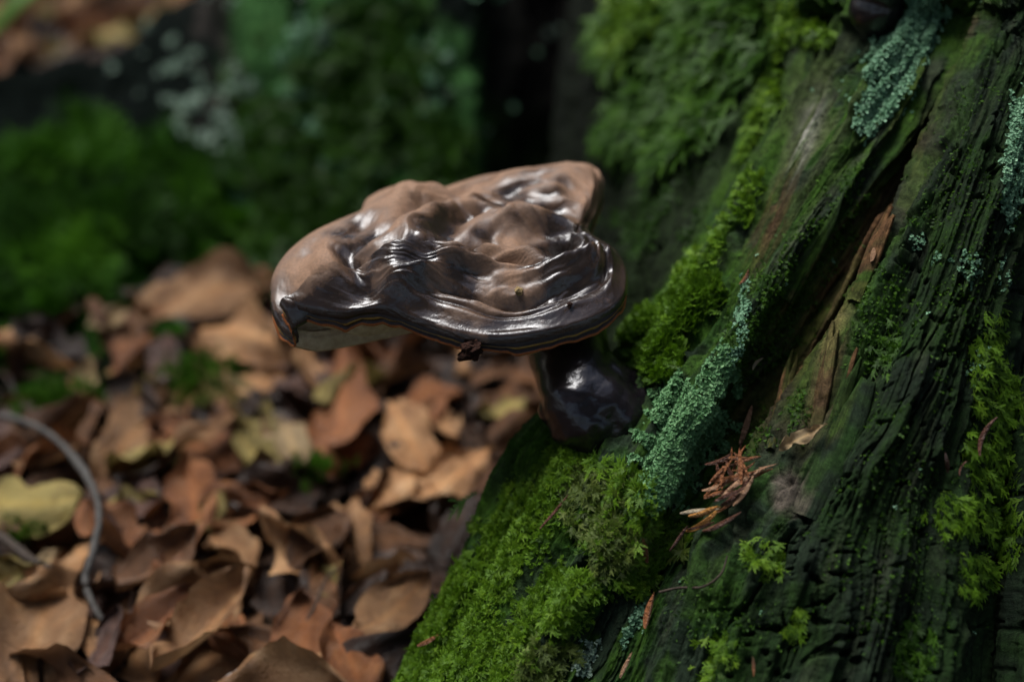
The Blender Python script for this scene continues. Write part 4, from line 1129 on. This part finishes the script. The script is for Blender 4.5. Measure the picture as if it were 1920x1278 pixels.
# ------------------------------------------------------------------ twigs
def tube(name, pts, radii, mat, nseg=10, res=60, wob=0.12, seed=0):
    pts = np.array(pts); t = np.linspace(0, len(pts) - 1, res)
    c = catmull(pts, t, 0); r = np.interp(t, np.arange(len(pts)), radii)
    tg = nrmz(np.gradient(c, axis=0)); up = np.array([0.13, 0.2, 1.0])
    sd = nrmz(np.cross(tg, up)); u2 = np.cross(sd, tg)
    an = np.linspace(0, 2 * np.pi, nseg, endpoint=False)
    rr = r[:, None] * (1 + wob * 2 * (vn(np.arange(res)[:, None] * .4 + seed, np.cos(an)[None] * 1.5 + seed, 800 + seed) - .5))
    v = c[:, None] + sd[:, None] * (np.cos(an)[None] * rr)[..., None] + u2[:, None] * (np.sin(an)[None] * rr)[..., None]
    v = v.transpose(1, 0, 2)
    return mesh_np(name, v.reshape(-1, 3), grid_faces(nseg, res, True))
TWIG = mat_simple('grey_twig_bark', (0.035, 0.032, 0.028), (0.09, 0.083, 0.075), 300, 0.7, 0.3, 0.001)
TWIGD = mat_simple('dark_twig_bark', (0.02, 0.014, 0.010), (0.055, 0.038, 0.026), 300, 0.7, 0.3, 0.001)
tw = [PZ(-60,770,.035), PZ(20,782,.045), PZ(95,815,.055), PZ(155,880,.058), PZ(185,950,.055), PZ(176,1030,.048), PZ(160,1085,.04), PZ(178,1140,.034), PZ(218,1195,.025)]
o = link('twig', tube('twig', tw, [.0017,.0021,.0018,.0023,.0019,.0023,.0018,.0017,.0010], TWIG, 12, 110, 0.22), TWIG)
tag(o, 'bent grey twig arching over the fallen leaves', 'twig')
tw = [PZ(-80,970,.03), PZ(0,1005,.035), PZ(60,1050,.035), PZ(115,1075,.03)]
o = link('twig', tube('twig', tw, [.003,.0028,.0026,.002], TWIGD, seed=4), TWIGD)
tag(o, 'short dark straight twig by the pale yellow leaf scrap', 'twig')
tw = [PZ(560,1190,.03), PZ(590,1135,.035), PZ(612,1085,.035), PZ(640,1060,.03)]
o = link('twig', tube('twig', tw, [.0007,.0008,.0008,.0006], TWIGD, seed=6), TWIGD)
tag(o, 'thin brown leaf stalk standing among the brown leaves', 'twig')
STICK = mat_simple('bleached_wood', (0.20, 0.19, 0.18), (0.36, 0.35, 0.34), 200, 0.6, 0.4, 0.001)
tw = [PZ(400,1300,.03), PZ(450,1272,.035), PZ(500,1262,.035), PZ(545,1266,.03)]
o = link('bleached_stick', tube('bleached_stick', tw, [.003,.005,.0045,.002], STICK, seed=8), STICK)
tag(o, 'bleached grey stick stub among the lowest leaves', 'stick')

# ------------------------------------------------------------------ small litter on the stump: bud scales, leaf scrap, root fibre
SC = {'r': mat_simple('rust_bud_scale', (0.24, 0.085, 0.032), (0.38, 0.16, 0.07), 6, 0.35, 0.45, 0.02),
      't': mat_simple('tan_bud_scale', (0.34, 0.18, 0.10), (0.48, 0.29, 0.17), 6, 0.4, 0.45, 0.02),
      'o': mat_simple('orange_bud_scale', (0.42, 0.17, 0.035), (0.58, 0.29, 0.08), 6, 0.4, 0.4, 0.02),
      'd': mat_simple('dark_bud_scale', (0.09, 0.036, 0.022), (0.18, 0.08, 0.05), 6, 0.4, 0.4, 0.02),
      'w': mat_simple('straw_bud_scale', (0.42, 0.34, 0.22), (0.55, 0.46, 0.32), 6, 0.45, 0.4, 0.02)}
def scale_mesh(seed, w):
    r = random.Random(seed); n, k = 14, 7
    t = np.linspace(0, 1, n)[:, None]; s = np.linspace(-1, 1, k)[None, :]
    wd = w * np.sin(np.pi * (0.06 + 0.92 * t)) ** 0.75 * (1 - 0.25 * t)
    x = s * wd + 0.03 * np.sin(t * 3 + seed); cup = r.uniform(0.5, 1.0)
    z = -cup * s ** 2 * wd + r.uniform(-.25, .25) * (t - .5) ** 2 * 2
    top_ = np.stack([x, t + 0 * s, z], -1).reshape(-1, 3)
    bot_ = top_ - np.array([0, 0, 0.02])
    f = grid_faces(n, k)
    me = mesh_np('bud_scale', np.concatenate([top_, bot_]), np.concatenate([f, f[:, ::-1] + n * k]))
    return me
FREE = [((1383,832),(1408,760),.13,'t','light brown bud scale standing upright above the heap of scales'),
 ((1212,1055),(1206,1000),.17,'r','rust bud scale lying in moss below the large lichen patch'),
 ((1212,1180),(1228,1112),.15,'r','rust bud scale next to the small lichen streak'),
 ((1162,1272),(1182,1222),.12,'t','pale pinkish bud scale on bare dark wood'),
 ((1416,1268),(1412,1230),.12,'r','curved reddish bud scale low on the bare slab'),
 ((790,1212),(835,1190),.15,'r','reddish bud scale on the outer mossy edge of the root'),
 ((1815,850),(1850,780),.14,'d','brown bud scale lodged in the hanging moss'),
 ((1772,890),(1768,850),.14,'d','dark brown bud scale at the slab edge beside the moss'),
 ((1785,890),(1800,862),.14,'d','short dark bud scale crossing another near the moss'),
 ((1644,495),(1646,468),.28,'t','small tan bud scale high in the split slab'),
 ((1020,995),(1070,930),.06,'d','slender brown needle lying on the mossy slope'),
 ((1395,540),(1412,512),.22,'r','reddish scale caught at the edge of the split ridge'),
 ((1400,690),(1420,668),.22,'w','cream flake of wood beside the moss mound')]
HEAP = [((1372,890),(1388,850),.14,'r'),((1395,880),(1445,868),.12,'r'),((1400,925),(1380,880),.15,'d'),((1418,930),(1412,862),.14,'r'),
 ((1385,950),(1470,890),.09,'t'),((1370,930),(1455,912),.11,'r'),((1392,915),(1462,885),.08,'r'),((1360,945),(1420,900),.12,'d'),
 ((1428,905),(1405,950),.13,'t'),((1345,955),(1400,938),.13,'r'),((1272,975),(1345,962),.10,'w'),((1295,985),(1350,965),.16,'o'),
 ((1300,1006),(1365,962),.16,'o'),((1345,990),(1290,1000),.10,'d'),((1265,1045),(1300,1000),.09,'d'),((1355,920),(1345,880),.14,'d'),
 ((1410,875),(1440,920),.12,'r'),((1375,965),(1430,940),.12,'d'),((1330,940),(1365,905),.12,'r'),((1440,890),(1476,884),.10,'t'),((1365,860),(1372,820),.10,'d')]
for _ in range(16):
    hx, hy = random.gauss(1405, 34), random.gauss(905, 30); an_ = random.gauss(-0.5, 0.35); hl = random.uniform(20, 42)
    HEAP.append(((hx - hl * math.cos(an_), hy - hl * math.sin(an_)), (hx + hl * math.cos(an_), hy + hl * math.sin(an_)), random.uniform(.07, .13), random.choice('rrtdr')))
def put_scale(i, a, b, w, m, lift):
    p, n1 = hit(S, *a, 3.3); q, n2 = hit(S, *b, 3.3)
    # keep the scale from diving into a crack: both ends stay near the outer one
    nn_ = n1 + n2; nn_ /= np.linalg.norm(nn_)
    da, db = proj(p[None])[2][0], proj(q[None])[2][0]
    dd = min(max(da, min(da, db)), min(da, db) + 0.006), min(max(db, min(da, db)), min(da, db) + 0.006)
    p, q = P(*a, dd[0]) + nn_ * lift, P(*b, dd[1]) + nn_ * lift
    up = nn_ + np.array([random.uniform(-.4, .4), random.uniform(-.4, .1), random.uniform(-.2, .4)])
    return place_leaf(scale_mesh(900 + i, w * 0.72), SC[m], p, q, up, 'bud_scale')
for i, (a, b, w, m, lb) in enumerate(FREE):
    tag(put_scale(i, a, b, w, m, 0.0030), lb, 'bud scale', 'bud scales on the stump')
nm = {'r': 'rust brown bud scale in the heap caught in the notch of the stump', 't': 'light tan bud scale in the heap caught in the notch of the stump',
      'o': 'orange bud scale at the foot of the heap in the stump notch', 'd': 'dark brown bud scale in the heap caught in the notch of the stump',
      'w': 'straw coloured bud scale at the foot of the heap in the stump notch'}
for i, (a, b, w, m) in enumerate(HEAP):
    tag(put_scale(50 + i, a, b, w, m, 0.0045 + 0.0016 * (i % 6)), nm[m], 'bud scale', 'bud scales heaped in the notch')
# pale leaf scrap across the notch
p, n1 = hit(S, 1470, 842, 3.3); q, n2 = hit(S, 1548, 800, 3.3)
dm = min(proj(p[None])[2][0], proj(q[None])[2][0]) - 0.003
o = place_leaf(leaf_mesh(77, .11, .5, .6, .3, .16, .4), PALE, P(1462, 842, dm + .004), P(1552, 796, dm), (-.3, -.5, 1), 'leaf_scrap')
tag(o, 'pale yellow torn leaf scrap lying across the notch of the stump', 'leaf scrap')
pts = [hit(S, a, b, 3.3)[0] + hit(S, a, b, 3.3)[1] * .003 for a, b in ((1235,1108),(1275,1102),(1320,1098),(1355,1075),(1378,1050))]
o = link('root_fibre', tube('root_fibre', pts, [.0006, .0006, .0005, .0005, .0003], TWIGD, 6, 40), TWIGD)
tag(o, 'thin brown root fibre curving over the bare dark wood', 'root fibre')

# grass blade beyond the root and green specks of moss in the litter
GRASS = mat_simple('grass_blade_green', (0.06, 0.15, 0.02), (0.12, 0.24, 0.04), 60, 0.5, 0.3, 0.0005)
a, b = PZ(-60, 95, .05), PZ(110, -60, .12)
o = place_leaf(leaf_mesh(88, .05, -.5, .4, .3, 0, 0), GRASS, a, b, (0, -.3, 1), 'grass_blade')
tag(o, 'bright green grass blade beyond the background root', 'grass')
for i, (px, py, rx, n, lb) in enumerate([(110,780,.030,260,'dark green moss cushion in the litter under the bent grey twig'), (370,725,.022,160,'dark green moss spot among leaves below the long pinkish leaf'), (600,905,.012,70,'small bright moss spot among brown leaves'), (60,1010,.01,40,'tiny moss spot near the dark straight twig')]):
    c = PZ(px, py, .016)
    a_ = rng.normal(size=(n, 2)) * rx * 0.6
    pts = np.stack([c[0] + a_[:, 0], c[1] + a_[:, 1], c[2] + .008 - 6 * (a_ ** 2).sum(1)], 1)
    tufts('moss_cushion', pts, np.tile([0, 0, 1.0], (n, 1)), 'short', MOSS_DEEP, (.007, .012), .1, 1.0, .8, label=lb, group='moss cushions in the litter', stuff=False)

# ------------------------------------------------------------------ unseen beeches added to block low sky light, crowns leaving an opening overhead
BARK = mat_simple('smooth_beech_bark', (0.05, 0.052, 0.045), (0.13, 0.13, 0.115), 6, 0.8, 0.2, 0.01)
def mat_canopy():
    m, nt, b = nodes_of('beech_foliage')
    c = ramp(nt, noise(nt, 1.4, 4, 0.6, coord(nt)), [(0.3, (0.025, 0.055, 0.012)), (0.7, (0.06, 0.11, 0.025))])
    nt.links.new(c, b.inputs['Base Color']); b.inputs['Roughness'].default_value = 0.5
    tr = nt.nodes.new('ShaderNodeBsdfTranslucent'); nt.links.new(c, tr.inputs[0])
    mx = nt.nodes.new('ShaderNodeMixShader'); mx.inputs[0].default_value = 0.3
    nt.links.new(b.outputs[0], mx.inputs[1]); nt.links.new(tr.outputs[0], mx.inputs[2])
    nt.links.new(mx.outputs[0], nt.nodes['Material Output'].inputs[0])
    return m
FOL = mat_canopy()
def crown_mesh(seed, n=2600):
    r = np.random.default_rng(seed)
    cl = r.normal(size=(34, 3)); cl = nrmz(cl) * (r.random((34, 1)) ** 0.4) * np.array([2.1, 2.1, 2.9])
    c = cl[r.integers(0, 34, n)] + r.normal(size=(n, 3)) * 0.42
    a = nrmz(r.normal(size=(n, 3))); b = nrmz(np.cross(a, r.normal(size=(n, 3))))
    L = r.uniform(0.16, 0.34, (n, 1)); W = L * 0.45
    v = np.stack([c - a * L, c + b * W, c + a * L, c - b * W], 1).reshape(-1, 3)
    return mesh_np('crown', v, np.arange(4 * n).reshape(-1, 4), False)
crowns = [crown_mesh(70 + k) for k in range(3)]
ring_ = [(a_, 5.6 + 1.2 * random.random()) for a_ in range(10, 370, 36)]
side = ['', '']
for i, (a_, d_) in enumerate(ring_):
    x, y = d_ * math.sin(math.radians(a_)), 0.7 + d_ * math.cos(math.radians(a_))
    t_ = empty('unseen_shade_beech', (x, y, 0))
    tag(t_, 'tall unseen beech with smooth grey trunk, added around the stump to block low light', 'tree', 'unseen beeches added for shade')
    me = tube('trunk', [(0, 0, -.2), (.04, .02, 0.5), (.0, .05, 2.5), (.1, .0, 5), (.05, .05, 8)], [.36, .26, .21, .15, .05], BARK, 14, 40, .1, i)
    link('trunk', me, BARK, t_)
    for k in range(5):
        an = 6.28 * k / 5 + i; h_ = 2.6 + .9 * k
        link('limb', tube('limb', [(0, .03, h_), (.7 * math.cos(an), .7 * math.sin(an), h_ + .4), (1.6 * math.cos(an), 1.6 * math.sin(an), h_ + 1.1)], [.08, .05, .015], BARK, 8, 16, .1, k), BARK, t_)
    o = link('crown', crowns[i % 3], FOL, t_); o.location = (0, 0, 4.9); o.rotation_euler = (0, 0, i * 1.3)
